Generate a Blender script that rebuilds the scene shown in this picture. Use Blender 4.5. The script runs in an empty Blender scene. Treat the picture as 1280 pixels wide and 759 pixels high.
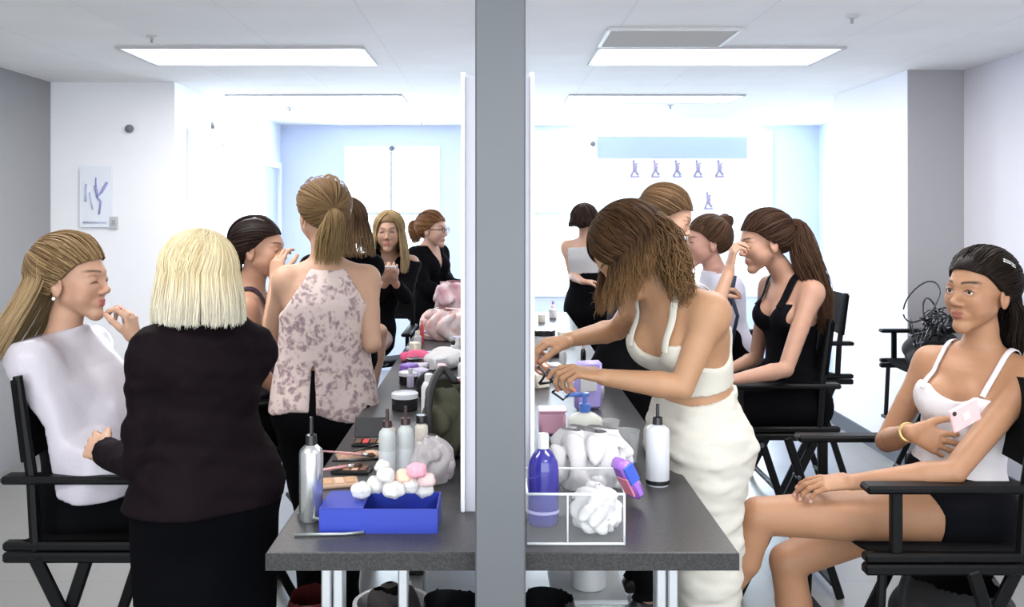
import bpy, math, random
import numpy as np
from mathutils import Vector, Matrix
random.seed(5)
RS = np.random.RandomState(7)
COL = bpy.context.scene.collection
FPX, EYE, VX, VY = 1150.0, 1.6, 620.0, 267.0
def P(px, py, Y):
    return np.array([(px-VX)/FPX*Y, Y, EYE-(py-VY)/FPX*Y])
def V(*a): return np.array(a, dtype=float)
def nrm(v):
    v = np.asarray(v, float); return v/(np.linalg.norm(v)+1e-12)

# ------------------------------------------------------------------ materials
MATS = {}
def mat(name, col, rough=.5, metal=0., noise=0., nscale=20., bump=0., bscale=60., alpha=1., trans=0., attr=False,
        sss=0., emit=None, estr=1., col2=None, thresh=None, sheen=0., spec=.5, stretch=None, coat=0.):
    if name in MATS: return MATS[name]
    m = bpy.data.materials.new(name); m.use_nodes = True
    nt = m.node_tree; b = nt.nodes['Principled BSDF']; L = nt.links
    c = tuple(col)+(1,) if len(col) == 3 else tuple(col)
    b.inputs['Base Color'].default_value = c
    b.inputs['Roughness'].default_value = rough
    b.inputs['Metallic'].default_value = metal
    b.inputs['Specular IOR Level'].default_value = spec
    b.inputs['Alpha'].default_value = alpha
    b.inputs['Transmission Weight'].default_value = trans
    b.inputs['Sheen Weight'].default_value = sheen
    b.inputs['Coat Weight'].default_value = coat
    if sss:
        b.inputs['Subsurface Weight'].default_value = sss
        b.inputs['Subsurface Radius'].default_value = (1., .35, .2)
        b.inputs['Subsurface Scale'].default_value = .012
    src = None
    tc = nt.nodes.new('ShaderNodeTexCoord')
    vec = tc.outputs['Object']
    if stretch:
        mp = nt.nodes.new('ShaderNodeMapping'); mp.inputs['Scale'].default_value = stretch
        L.new(vec, mp.inputs['Vector']); vec = mp.outputs['Vector']
    if attr:
        a = nt.nodes.new('ShaderNodeAttribute'); a.attribute_name = 'Col'; src = a.outputs['Color']
    if noise or col2 is not None:
        n = nt.nodes.new('ShaderNodeTexNoise'); n.inputs['Scale'].default_value = nscale
        n.inputs['Detail'].default_value = 4
        L.new(vec, n.inputs['Vector'])
        r = nt.nodes.new('ShaderNodeValToRGB')
        lo, hi = (thresh if thresh else (.3, .7))
        r.color_ramp.elements[0].position = lo; r.color_ramp.elements[1].position = hi
        L.new(n.outputs['Fac'], r.inputs['Fac'])
        if col2 is not None:
            r.color_ramp.elements[0].color = c; r.color_ramp.elements[1].color = tuple(col2)+(1,)
            src = r.outputs['Color']
        else:
            mx = nt.nodes.new('ShaderNodeMix'); mx.data_type = 'RGBA'; mx.blend_type = 'MULTIPLY'
            mx.inputs[0].default_value = 1.
            r.color_ramp.elements[0].color = (1-noise, 1-noise, 1-noise, 1); r.color_ramp.elements[1].color = (1, 1, 1, 1)
            if src is not None: L.new(src, mx.inputs[6])
            else: mx.inputs[6].default_value = c
            L.new(r.outputs['Color'], mx.inputs[7]); src = mx.outputs[2]
    if src is not None: L.new(src, b.inputs['Base Color'])
    if bump:
        n2 = nt.nodes.new('ShaderNodeTexNoise'); n2.inputs['Scale'].default_value = bscale; n2.inputs['Detail'].default_value = 3
        L.new(vec, n2.inputs['Vector'])
        bp = nt.nodes.new('ShaderNodeBump'); bp.inputs['Strength'].default_value = bump; bp.inputs['Distance'].default_value = .01
        L.new(n2.outputs['Fac'], bp.inputs['Height']); L.new(bp.outputs['Normal'], b.inputs['Normal'])
    if emit:
        b.inputs['Emission Color'].default_value = tuple(emit)+(1,); b.inputs['Emission Strength'].default_value = estr
    MATS[name] = m
    return m

# ------------------------------------------------------------------ objects
def empty(name, loc, label=None, cat=None, group=None, rz=0):
    o = bpy.data.objects.new(name, None); COL.objects.link(o)
    o.location = [float(c) for c in loc]; o.rotation_euler = (0, 0, rz); o.empty_display_size = .05
    tag(o, label, cat, group); return o
def tag(o, label=None, cat=None, group=None, kind=None):
    if label: o['label'] = label
    if cat: o['category'] = cat
    if group: o['group'] = group
    if kind: o['kind'] = kind
    return o
def mesh_obj(name, verts, faces, m, parent=None, smooth=True, cols=None, world=True, mats=None, midx=None):
    verts = np.asarray(verts, float)
    if parent is not None and world:
        pl = np.array(parent_world(parent)); verts = verts-pl
    origin = None
    if parent is None and len(verts):
        origin = np.array([(verts[:, 0].min()+verts[:, 0].max())/2, (verts[:, 1].min()+verts[:, 1].max())/2, verts[:, 2].min()])
        verts = verts-origin
    me = bpy.data.meshes.new(name)
    F = faces
    if isinstance(F, np.ndarray):
        n, k = F.shape
        me.vertices.add(len(verts)); me.vertices.foreach_set('co', verts.astype(np.float32).ravel())
        me.loops.add(n*k); me.loops.foreach_set('vertex_index', F.astype(np.int32).ravel())
        me.polygons.add(n); me.polygons.foreach_set('loop_start', (np.arange(n)*k).astype(np.int32))
        me.polygons.foreach_set('loop_total', np.full(n, k, np.int32))
        me.update(calc_edges=True); me.validate()
    else:
        me.from_pydata([tuple(v) for v in verts], [], [tuple(int(i) for i in f) for f in F]); me.update()
    if smooth: me.polygons.foreach_set('use_smooth', [True]*len(me.polygons))
    for mm in (mats or [m]): me.materials.append(mm)
    if midx is not None: me.polygons.foreach_set('material_index', np.asarray(midx, np.int32))
    if cols is not None:
        ca = me.color_attributes.new('Col', 'FLOAT_COLOR', 'POINT')
        c4 = np.ones((len(verts), 4), np.float32); c4[:, :3] = cols
        ca.data.foreach_set('color', c4.ravel())
    o = bpy.data.objects.new(name, me); COL.objects.link(o)
    if origin is not None: o.location = origin
    if parent is not None: o.parent = parent
    return o
def parent_world(p):
    l = np.zeros(3)
    while p is not None:
        l = l+np.array(p.location); p = p.parent
    return l

# ------------------------------------------------------------------ plain shape builder
class MB:
    def __init__(s): s.v = []; s.f = []
    def add(s, v, f):
        n = len(s.v); s.v += [tuple(map(float, p)) for p in v]; s.f += [tuple(i+n for i in q) for q in f]; return s
    def box(s, c, d, rot=None, bev=0.):
        hx, hy, hz = d[0]/2, d[1]/2, d[2]/2
        if bev <= 0:
            v = [V(x, y, z) for x in (-hx, hx) for y in (-hy, hy) for z in (-hz, hz)]
            f = [(0, 1, 3, 2), (4, 6, 7, 5), (0, 4, 5, 1), (2, 3, 7, 6), (0, 2, 6, 4), (1, 5, 7, 3)]
        else:
            b = min(bev, hx*.98, hy*.98, hz*.98); v = []; f = []
            # rounded box: three shrunken faces hull
            idx = {}
            for sx in (-1, 1):
                for sy in (-1, 1):
                    for sz in (-1, 1):
                        base = len(v)
                        v += [V(sx*hx, sy*(hy-b), sz*(hz-b)), V(sx*(hx-b), sy*hy, sz*(hz-b)), V(sx*(hx-b), sy*(hy-b), sz*hz)]
                        idx[(sx, sy, sz)] = base
                        t = (base, base+1, base+2)
                        f.append(t if sx*sy*sz > 0 else t[::-1])
            def q(a, b_, c_, d_): f.append((a, b_, c_, d_))
            for sx in (-1, 1):
                A = [idx[(sx, -1, -1)], idx[(sx, 1, -1)], idx[(sx, 1, 1)], idx[(sx, -1, 1)]]; q(*(A if sx > 0 else A[::-1]))
            for sy in (-1, 1):
                A = [idx[(-1, sy, -1)]+1, idx[(-1, sy, 1)]+1, idx[(1, sy, 1)]+1, idx[(1, sy, -1)]+1]; q(*(A if sy > 0 else A[::-1]))
            for sz in (-1, 1):
                A = [idx[(-1, -1, sz)]+2, idx[(1, -1, sz)]+2, idx[(1, 1, sz)]+2, idx[(-1, 1, sz)]+2]; q(*(A if sz > 0 else A[::-1]))
            for a in (-1, 1):
                for c_ in (-1, 1):
                    i, j = idx[(a, c_, -1)], idx[(a, c_, 1)]
                    A = [i, i+1, j+1, j]; q(*(A if a*c_ > 0 else A[::-1]))
                    i, j = idx[(a, -1, c_)], idx[(a, 1, c_)]
                    A = [i, j, j+2, i+2]; q(*(A if a*c_ > 0 else A[::-1]))
                    i, j = idx[(-1, a, c_)], idx[(1, a, c_)]
                    A = [i+1, i+2, j+2, j+1]; q(*(A if a*c_ > 0 else A[::-1]))
        if rot is not None:
            R = np.array(rot); v = [R@p for p in v]
        return s.add([p+np.array(c, float) for p in v], f)
    def tube(s, pts, r, n=10, cap=True):
        pts = [np.array(p, float) for p in pts]
        rr = [r]*len(pts) if np.isscalar(r) else list(r)
        v = []; f = []; up = None
        for i, p in enumerate(pts):
            t = nrm(pts[min(i+1, len(pts)-1)]-pts[max(i-1, 0)])
            if up is None:
                up = nrm(np.cross(t, V(0, 0, 1) if abs(t[2]) < .9 else V(1, 0, 0)))
            up = nrm(up-t*np.dot(up, t)); w = np.cross(t, up)
            for k in range(n):
                a = 2*math.pi*k/n; v.append(p+rr[i]*(math.cos(a)*up+math.sin(a)*w))
        for i in range(len(pts)-1):
            for k in range(n):
                k2 = (k+1) % n; f.append((i*n+k, i*n+k2, (i+1)*n+k2, (i+1)*n+k))
        if cap: f.append(tuple(range(n))[::-1]); f.append(tuple((len(pts)-1)*n+k for k in range(n)))
        return s.add(v, f)
    def lathe(s, c, prof, n=20, sx=1., sy=1., axis=None):
        c = np.array(c, float); v = []; f = []
        for r, z in prof:
            for k in range(n):
                a = 2*math.pi*k/n; v.append(V(r*math.cos(a)*sx, r*math.sin(a)*sy, z))
        m = len(prof)
        for i in range(m-1):
            for k in range(n):
                k2 = (k+1) % n; f.append((i*n+k, i*n+k2, (i+1)*n+k2, (i+1)*n+k))
        f.append(tuple(range(n))[::-1]); f.append(tuple((m-1)*n+k for k in range(n)))
        if axis is not None:
            a = nrm(axis); x = nrm(np.cross(V(0, 1, 0) if abs(a[1]) < .9 else V(1, 0, 0), a)); y = np.cross(a, x)
            v = [p[0]*x+p[1]*y+p[2]*a for p in v]
        return s.add([p+c for p in v], f)
    def prism(s, poly, a, b, ax=2):
        n = len(poly); v = []
        for h in (a, b):
            for (x, y) in poly:
                v.append([(h, x, y), (x, h, y), (x, y, h)][ax])
        f = [tuple(range(n))[::-1], tuple(range(n, 2*n))]
        for k in range(n): f.append((k, (k+1) % n, (k+1) % n+n, k+n))
        return s.add(v, f)
    def build(s, name, m, parent=None, smooth=False, world=True, auto=False):
        o = mesh_obj(name, np.array(s.v), s.f, m, parent, smooth=smooth or auto, world=world)
        if auto:
            me = o.data
            try: me.set_sharp_from_angle(angle=math.radians(40))
            except Exception: pass
        return o

# ------------------------------------------------------------------ signed distance modelling
def smin(a, b, k):
    if k <= 0: return np.minimum(a, b)
    h = np.maximum(k-np.abs(a-b), 0)/k
    return np.minimum(a, b)-h*h*k*.25
def smax(a, b, k): return -smin(-a, -b, k)
class Cone:
    def __init__(s, a, b, ra, rb): s.a = np.array(a, float); s.b = np.array(b, float); s.ra = ra; s.rb = rb
    def bb(s):
        r = max(s.ra, s.rb); return np.minimum(s.a, s.b)-r, np.maximum(s.a, s.b)+r
    def d(s, X, Y, Z):
        ab = s.b-s.a; L = np.dot(ab, ab)+1e-12
        px, py, pz = X-s.a[0], Y-s.a[1], Z-s.a[2]
        t = np.clip((px*ab[0]+py*ab[1]+pz*ab[2])/L, 0, 1)
        return np.sqrt((px-t*ab[0])**2+(py-t*ab[1])**2+(pz-t*ab[2])**2)-(s.ra+(s.rb-s.ra)*t)
class Ell:
    def __init__(s, c, r, B=None):
        s.c = np.array(c, float); s.r = np.array(r, float); s.B = np.eye(3) if B is None else np.array(B, float)
    def bb(s): m = max(s.r); return s.c-m, s.c+m
    def d(s, X, Y, Z):
        px, py, pz = X-s.c[0], Y-s.c[1], Z-s.c[2]
        q = [px*s.B[i][0]+py*s.B[i][1]+pz*s.B[i][2] for i in range(3)]
        k0 = np.sqrt(sum((q[i]/s.r[i])**2 for i in range(3))); k1 = np.sqrt(sum((q[i]/s.r[i]**2)**2 for i in range(3)))+1e-6
        return k0*(k0-1)/k1
class ECap:   # tapered capsule of elliptic section; side = direction of first radius
    def __init__(s, a, b, ra, rb, side):
        s.a = np.array(a, float); s.b = np.array(b, float); s.ra = ra; s.rb = rb
        ax = nrm(s.b-s.a); s.u = nrm(np.array(side, float)-ax*np.dot(side, ax)); s.w = np.cross(ax, s.u); s.ax = ax
        s.L = np.linalg.norm(s.b-s.a)
    def bb(s):
        r = max(*s.ra, *s.rb); return np.minimum(s.a, s.b)-r, np.maximum(s.a, s.b)+r
    def d(s, X, Y, Z):
        px, py, pz = X-s.a[0], Y-s.a[1], Z-s.a[2]
        l = px*s.ax[0]+py*s.ax[1]+pz*s.ax[2]; t = np.clip(l/s.L, 0, 1); o = l-t*s.L
        u = px*s.u[0]+py*s.u[1]+pz*s.u[2]; w = px*s.w[0]+py*s.w[1]+pz*s.w[2]
        ru = s.ra[0]+(s.rb[0]-s.ra[0])*t; rw = s.ra[1]+(s.rb[1]-s.ra[1])*t; ro = np.minimum(ru, rw)
        k0 = np.sqrt((u/ru)**2+(w/rw)**2+(o/ro)**2); k1 = np.sqrt((u/ru**2)**2+(w/rw**2)**2+(o/ro**2)**2)+1e-6
        return k0*(k0-1)/k1
class Grid:
    def __init__(s, lo, hi, h):
        s.lo = np.array(lo, float); s.h = h; s.n = np.maximum(np.ceil((np.array(hi)-s.lo)/h).astype(int)+1, 4)
        s.x = [(s.lo[i]+np.arange(s.n[i])*h).astype(np.float32) for i in range(3)]
    def full(s): return np.full(tuple(s.n), .2, np.float32)
    def XYZ(s): return s.x[0][:, None, None], s.x[1][None, :, None], s.x[2][None, None, :]
    def put(s, D, prim, k=.02, op='+', m=.07, off=0.):
        a, b = prim.bb()
        i0 = np.clip(np.floor((a-m-s.lo)/s.h).astype(int), 0, s.n); i1 = np.clip(np.ceil((b+m-s.lo)/s.h).astype(int)+1, 0, s.n)
        if np.any(i1 <= i0): return
        sl = tuple(slice(i0[i], i1[i]) for i in range(3))
        d = prim.d(s.x[0][sl[0]][:, None, None], s.x[1][sl[1]][None, :, None], s.x[2][sl[2]][None, None, :])-off
        if op == '+': D[sl] = smin(D[sl], d, k)
        else: D[sl] = smax(D[sl], -d, k)
    def group(s, prims, off=0.):
        D = s.full()
        for q in prims: s.put(D, q[0], q[1] if len(q) > 1 else .02, q[2] if len(q) > 2 else '+', off=off if (len(q) < 3 or q[2] == '+') else -off)
        return D
def surfnets(D, g):
    D = np.asarray(D, np.float32)
    S = D < 0
    c = np.zeros(tuple(n-1 for n in D.shape), np.int8)
    for i in (0, 1):
        for j in (0, 1):
            for k in (0, 1): c += S[i:D.shape[0]-1+i, j:D.shape[1]-1+j, k:D.shape[2]-1+k]
    act = (c > 0) & (c < 8)
    I = np.nonzero(act); n = len(I[0])
    if n == 0: return np.zeros((0, 3)), np.zeros((0, 4), int)
    cv = {}
    for i in (0, 1):
        for j in (0, 1):
            for k in (0, 1): cv[(i, j, k)] = D[I[0]+i, I[1]+j, I[2]+k]
    acc = np.zeros((n, 3)); cnt = np.zeros(n)
    for a in cv:
        for ax in range(3):
            if a[ax] == 0:
                b = list(a); b[ax] = 1; b = tuple(b)
                da, db = cv[a], cv[b]; m = (da < 0) != (db < 0)
                t = np.where(m, da/(da-db+1e-12*np.sign(da-db+1e-20)), 0)
                for q in range(3):
                    acc[:, q] += np.where(m, a[q]+(t if q == ax else 0), 0)
                cnt += m
    pos = acc/np.maximum(cnt, 1)[:, None]+np.stack(I, 1)
    vid = np.full(act.shape, -1, np.int64); vid[I] = np.arange(n)
    faces = []
    sh = D.shape
    for ax in range(3):
        s0 = [slice(None)]*3; s1 = [slice(None)]*3; s0[ax] = slice(0, sh[ax]-1); s1[ax] = slice(1, sh[ax])
        A = S[tuple(s0)]; B = S[tuple(s1)]
        e = np.nonzero(A != B); sgn = A[e]
        o = [q for q in range(3) if q != ax]
        ok = (e[o[0]] > 0) & (e[o[0]] < sh[o[0]]-1) & (e[o[1]] > 0) & (e[o[1]] < sh[o[1]]-1)
        e = tuple(q[ok] for q in e); sgn = sgn[ok]
        def cell(da, db):
            ii = list(e); ii[o[0]] = ii[o[0]]+da; ii[o[1]] = ii[o[1]]+db; return vid[tuple(ii)]
        q = np.stack([cell(-1, -1), cell(0, -1), cell(0, 0), cell(-1, 0)], 1)
        flip = sgn if ax != 1 else ~sgn
        q = np.where(flip[:, None], q, q[:, ::-1])
        faces.append(q)
    F = np.concatenate(faces)
    F = F[(F >= 0).all(1)]
    return pos*g.h+g.lo, F
def relax(v, f, it=1, lam=.5):
    for _ in range(it):
        s = np.zeros_like(v); c = np.zeros(len(v))
        for a in range(4):
            b = (a+1) % 4
            np.add.at(s, f[:, a], v[f[:, b]]); np.add.at(c, f[:, a], 1)
            np.add.at(s, f[:, b], v[f[:, a]]); np.add.at(c, f[:, b], 1)
        v = v*(1-lam)+lam*s/np.maximum(c, 1)[:, None]
    return v
def sample(D, g, p):
    q = (np.asarray(p)-g.lo)/g.h; q = np.clip(q, 0, np.array(D.shape)-1.001); i = q.astype(int); t = q-i
    r = 0
    for a in (0, 1):
        for b in (0, 1):
            for c in (0, 1):
                w = (t[..., 0] if a else 1-t[..., 0])*(t[..., 1] if b else 1-t[..., 1])*(t[..., 2] if c else 1-t[..., 2])
                r = r+w*D[i[..., 0]+a, i[..., 1]+b, i[..., 2]+c]
    return r
def grad(D, g, p):
    e = g.h; G = np.stack([sample(D, g, p+e*np.eye(3)[i])-sample(D, g, p-e*np.eye(3)[i]) for i in range(3)], -1)
    return G/(np.linalg.norm(G, axis=-1, keepdims=True)+1e-9)
def snap(D, g, p, off=0., it=6):
    p = np.array(p, float)
    for _ in range(it): p = p-(sample(D, g, p)-off)[..., None]*grad(D, g, p)*.9
    return p
def spline(pts, n):
    pts = np.array(pts, float); m = len(pts)
    ext = np.vstack([2*pts[0]-pts[1], pts, 2*pts[-1]-pts[-2]]); out = []
    for k in range(n):
        t = k/(n-1)*(m-1); i = min(int(t), m-2); u = t-i
        a, b, c, d = ext[i], ext[i+1], ext[i+2], ext[i+3]
        out.append(.5*((2*b)+(c-a)*u+(2*a-5*b+4*c-d)*u*u+(-a+3*b-3*c+d)*u**3))
    return np.array(out)
def ribbon(path, normals, w, th=.003):
    """flat strap along path lying on normals; returns verts, quads"""
    n = len(path); T = np.gradient(path, axis=0); T /= np.linalg.norm(T, axis=1, keepdims=True)+1e-9
    S = np.cross(T, normals); S /= np.linalg.norm(S, axis=1, keepdims=True)+1e-9
    w = np.broadcast_to(np.asarray(w, float), (n,))[:, None]
    v = np.stack([path-S*w, path-S*w*.8+normals*th, path+S*w*.8+normals*th, path+S*w], 1).reshape(-1, 3)
    f = []
    for i in range(n-1):
        for k in range(4):
            k2 = (k+1) % 4; f.append((i*4+k, (i+1)*4+k, (i+1)*4+k2, i*4+k2))
    return v, np.array(f)
def strands_mesh(paths, r, taper=.25):
    """paths (N,n,3) -> tubes of triangular section"""
    N, n, _ = paths.shape
    T = np.gradient(paths, axis=1); T /= np.linalg.norm(T, axis=2, keepdims=True)+1e-9
    ref = RS.randn(N, 1, 3); U = np.cross(T, ref); U /= np.linalg.norm(U, axis=2, keepdims=True)+1e-9
    W = np.cross(T, U)
    s = np.linspace(0, 1, n)[None, :, None]
    rad = r*np.where(s < .6, 1, 1-(1-taper)*(s-.6)/.4)
    ring = [paths+rad*(math.cos(a)*U+math.sin(a)*W) for a in (0, 2.094, 4.189)]
    v = np.stack(ring, 2).reshape(-1, 3)
    base = (np.arange(N)[:, None, None]*n+np.arange(n-1)[None, :, None])*3
    k = np.arange(3)[None, None, :]; k2 = (k+1) % 3
    f = np.stack([base+k, base+k2, base+3+k2, base+3+k], -1).reshape(-1, 4)
    return v, f
# ------------------------------------------------------------------ people
def skin_mat(): return mat('skin', (.8, .55, .42), rough=.5, spec=.4, attr=True, sss=.12, noise=.06, nscale=35, bump=.04, bscale=300)
def hair_mat(): return mat('hair', (.3, .2, .1), rough=.5, attr=True, spec=.13)
class Frame:
    def __init__(s, o, r, f, u, sc=1.):
        s.o = np.array(o, float); s.u = nrm(u); f = np.array(f, float); s.f = nrm(f-s.u*np.dot(f, s.u)); s.r = np.cross(s.f, s.u); s.sc = sc
    def w(s, x, y, z): return s.o+s.sc*(x*s.r+y*s.f+z*s.u)
    def B(s): return np.array([s.r, s.f, s.u])
    def loc(s, p): return ((np.asarray(p)-s.o)@s.B().T)/s.sc
def head_prims(H, o={}):
    w = H.w; k = H.sc; B = H.B(); C = lambda a, b, ra, rb: Cone(w(*a), w(*b), ra*k, rb*k)
    E = lambda c, r: Ell(w(*c), np.array(r)*k, B)
    op = o.get('mouth', 0.)
    jw = o.get('jaw', 1.)
    pr = [(E((0, -.018, .035), (.073, .092, .083)), .02), (E((0, .034, -.016), (.0545*jw, .054, .080)), .025),
          (C((-.043*jw, .004, -.045), (-.01, .062, -.094), .017*jw, .013), .025), (C((.043*jw, .004, -.045), (.01, .062, -.094), .017*jw, .013), .025),
          (C((0, .068, -.098), (0, .071, -.097), .0145, .0145), .02), (C((0, .040, .058), (0, .054, .026), .035, .034), .03)]
    for s in (-1, 1):
        pr += [(C((s*.034, .056, -.022), (s*.037, .046, -.040), .023, .022), .03), (C((s*.012, .083, .021), (s*.04, .07, .021), .0085, .0075), .015),
               (C((s*.031, .101, .004), (s*.034, .098, .004), .0165, .0165), .012, '-'),
               (Ell(w(s*.031, .0715, .003), np.array((.0168, .0165, .0128))*k, B), .006), (Ell(w(s*.031, .089, .0008), np.array((.0122, .012, .0056 if not o.get('closed') else .0006))*k, B), .002, '-'),
               (C((s*.010, .094, -.0335), (s*.012, .088, -.034), .0068, .0062), .006),
               (C((s*.006, .104, -.039), (s*.007, .100, -.037), .0022, .0022), .003, '-'),
               (Ell(w(s*.0735, -.008, -.008), np.array((.0075, .017, .031))*k, B), .006),
               (Ell(w(s*.081, -.004, -.002), np.array((.006, .009, .016))*k, B), .006, '-')]
    pr += [(C((0, .084, .014), (0, .103, -.026), .0055, .0068), .012), (C((0, .1035, -.028), (0, .103, -.0292), .0082, .0080), .008),
           (E((0, .074, -.062), (.025, .0145, .017)), .012)]
    pr += [(E((0, .0825, -.0585+op*.3), (.0195, .0085, .0044)), .005), (E((0, .082, -.0682-op*.7), (.0165, .0085, .0056)), .005),
           (C((-.018, .0935, -.0632), (.018, .0935, -.0632), .0014+op, .0014+op), .003, '-')]
    return pr
def hand_prims(w, d, n, side, curls=(35, 35, 38, 42), thumb=(35, 20), sc=1., spread=6, gap=1.):
    d = nrm(d); n = np.array(n, float); n = nrm(n-d*np.dot(n, d)); t = np.cross(d, n) if side == 'R' else np.cross(n, d)
    w = np.array(w, float); pr = [(ECap(w+d*.012*sc, w+d*.07*sc, (.026*sc, .015*sc), (.036*sc, .012*sc), t), .012),
                                  (Cone(w+(d*.025+t*.02+n*.006)*sc, w+(d*.045+t*.026+n*.008)*sc, .015*sc, .013*sc), .012)]
    tips = []
    for i, (off, L, r, base) in enumerate([(.028, .073, .0083, .082), (.0095, .08, .0086, .087), (-.0095, .074, .0082, .083), (-.027, .058, .0073, .074)]):
        a0 = math.radians(spread*(1.5-i)*.66); c = curls[i]
        seg = [L*.45, L*.31, L*.26]; p = w+(d*base+t*off)*sc; ang = 0
        fd = nrm(d*math.cos(a0)+t*math.sin(a0)); rr = r*sc
        for q, s_ in enumerate(seg):
            ang += math.radians(c*(.8, 1.1, .75)[q]); v = fd*math.cos(ang)+n*math.sin(ang)
            p2 = p+v*s_*sc; pr.append((Cone(p, p2, rr, rr*.9), .004 if q else .007)); p = p2; rr *= .9
        tips.append(p)
    p = w+(d*.022+t*.024)*sc; a, b = thumb
    e1 = nrm(t*math.sin(math.radians(a))+d*math.cos(math.radians(a))+n*.35)
    p2 = p+e1*.043*sc; pr.append((Cone(p, p2, .0125*sc, .0105*sc), .01))
    e2 = nrm(e1*math.cos(math.radians(b))+nrm(d*.6-t*.5+n*.6)*math.sin(math.radians(b)))
    p3 = p2+e2*.032*sc; pr.append((Cone(p2, p3, .0102*sc, .0092*sc), .004))
    e3 = nrm(e2+nrm(d*.6-t*.6+n*.5)*math.sin(math.radians(b)))
    p4 = p3+e3*.024*sc; pr.append((Cone(p3, p4, .0092*sc, .0076*sc), .004)); tips.append(p4)
    return pr, tips, (d, n, t)
RINGS = [(-.14, .125, .085), (-.02, .168, .112), (.16, .155, .105), (.38, .118, .084), (.56, .122, .088), (.74, .138, .098), (.87, .135, .082), (.96, .10, .058)]
def torso_prims(S, inf=0.):
    pel, neck = S['pel'], S['neck']; k = S.get('sc', 1.); L = np.linalg.norm(neck-pel)
    U = nrm(neck-pel); pr, sr = S['pr'], S['sr']
    fw = nrm(np.cross(U, sr)); fwp = nrm(np.cross(U, pr))
    bend = S.get('bend', -.02)
    def cen(t): return pel+(neck-pel)*t+fw*bend*4*max(t, 0)*(1-min(t, 1))
    def side(t): return nrm(pr*(1-np.clip(t, 0, 1))+sr*np.clip(t, 0, 1))
    S['cen'] = cen; S['side'] = side
    if S.get('thin'): kk = S['thin']
    else: kk = 1.
    out = []
    for (t0, a0, b0), (t1, a1, b1) in zip(RINGS, RINGS[1:]):
        out.append((ECap(cen(t0), cen(t1), ((a0*kk+inf)*k, (b0*kk+inf)*k), ((a1*kk+inf)*k, (b1*kk+inf)*k), side((t0+t1)/2)), .03))
    sh = {}
    sw = S.get('sw', .146)*k
    for s, q in (('L', -1), ('R', 1)):
        sh[s] = np.array(S['sh'+s]) if 'sh'+s in S else cen(.93)+sr*q*sw
        out.append((Cone(cen(1.0)-U*.005+sr*q*.03*k, sh[s]+U*.008, (.032+inf)*k, (.032+inf)*k), .04))
        out.append((Cone(sh[s], sh[s]+(S['arm'+s][0]-sh[s])*.25, (.042+inf)*k, (.038+inf)*k), .03))
        out.append((Cone(cen(.78)+side(.8)*q*.10*k, sh[s]-U*.02, (.045+inf)*k, (.04+inf)*k), .04))
        bs = S.get('bust', 1.)
        out.append((Ell(cen(.70)+sr*q*.068*k+fw*.075*k, ((.058*bs+inf)*k, (.055*bs+inf)*k, (.062*bs+inf)*k), np.array([sr, fw, U])), .03))
        out.append((Ell(cen(-.02)+pr*q*.075*k-fwp*.05*k, ((.088+inf)*k, (.088+inf)*k, (.095+inf)*k), np.array([pr, fwp, np.cross(pr, fwp)])), .04))
        # collar bones
        out.append((Cone(cen(.97)+sr*q*.02*k+fw*.045*k, sh[s]+fw*.01*k+U*.02*k, .009*k, .009*k), .02))
    S['shj'] = sh; S['U'] = U; S['fw'] = fw; S['hipj'] = {'L': pel-pr*.088*k, 'R': pel+pr*.088*k}
    return out
def limb_arm(S, s, inf=0.):
    k = S.get('sc', 1.)*S.get('armk', 1.); sh = S['shj'][s]; el, wr = S['arm'+s][:2]
    return [(Cone(sh, sh*.5+el*.5, (.041+inf)*k, (.037+inf)*k), .004), (Cone(sh*.5+el*.5, el, (.037+inf)*k, (.0315+inf)*k), .004),
            (Cone(el, el*.72+wr*.28, (.0315+inf)*k, (.034+inf)*k), .006), (Cone(el*.72+wr*.28, wr, (.034+inf)*k, (.0215+inf)*k), .006)]
def limb_leg(S, s, inf=0., foot=True):
    k = S.get('sc', 1.)*S.get('legk', 1.); hp = S['hipj'][s]; kn, an, toe = S['leg'+s]
    back = nrm(nrm(hp-kn)*1.+nrm(an-kn)*1.+1e-6*V(1, 1, 1)); back = back-nrm(an-kn)*np.dot(back, nrm(an-kn))
    # calf bulges to the side that closes the knee
    bl = nrm(np.cross(np.cross(an-kn, toe), an-kn)) if np.linalg.norm(np.cross(an-kn, toe)) > 1e-3 else -nrm(toe)
    if np.dot(bl, toe) > 0: bl = -bl
    mid = kn*.68+an*.32+bl*.014*k
    out = [(Cone(hp, hp*.5+kn*.5, (.088+inf)*k, (.072+inf)*k), .006), (Cone(hp*.5+kn*.5, kn, (.072+inf)*k, (.051+inf)*k), .006),
           (Cone(kn, mid, (.049+inf)*k, (.051+inf)*k), .01), (Cone(mid, kn*.35+an*.65, (.051+inf)*k, (.036+inf)*k), .01), (Cone(kn*.35+an*.65, an, (.036+inf)*k, (.029+inf)*k), .008)]
    if foot:
        t = nrm(toe); out += [(Cone(an-V(0, 0, .045)*k-t*.035*k, an-V(0, 0, .04)*k+t*.06*k, .03*k, .027*k), .03), (Cone(an-V(0, 0, .045)*k+t*.05*k, an-V(0, 0, .058)*k+t*.15*k, .027*k, .018*k), .03)]
    return out
SHOE = {}
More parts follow.
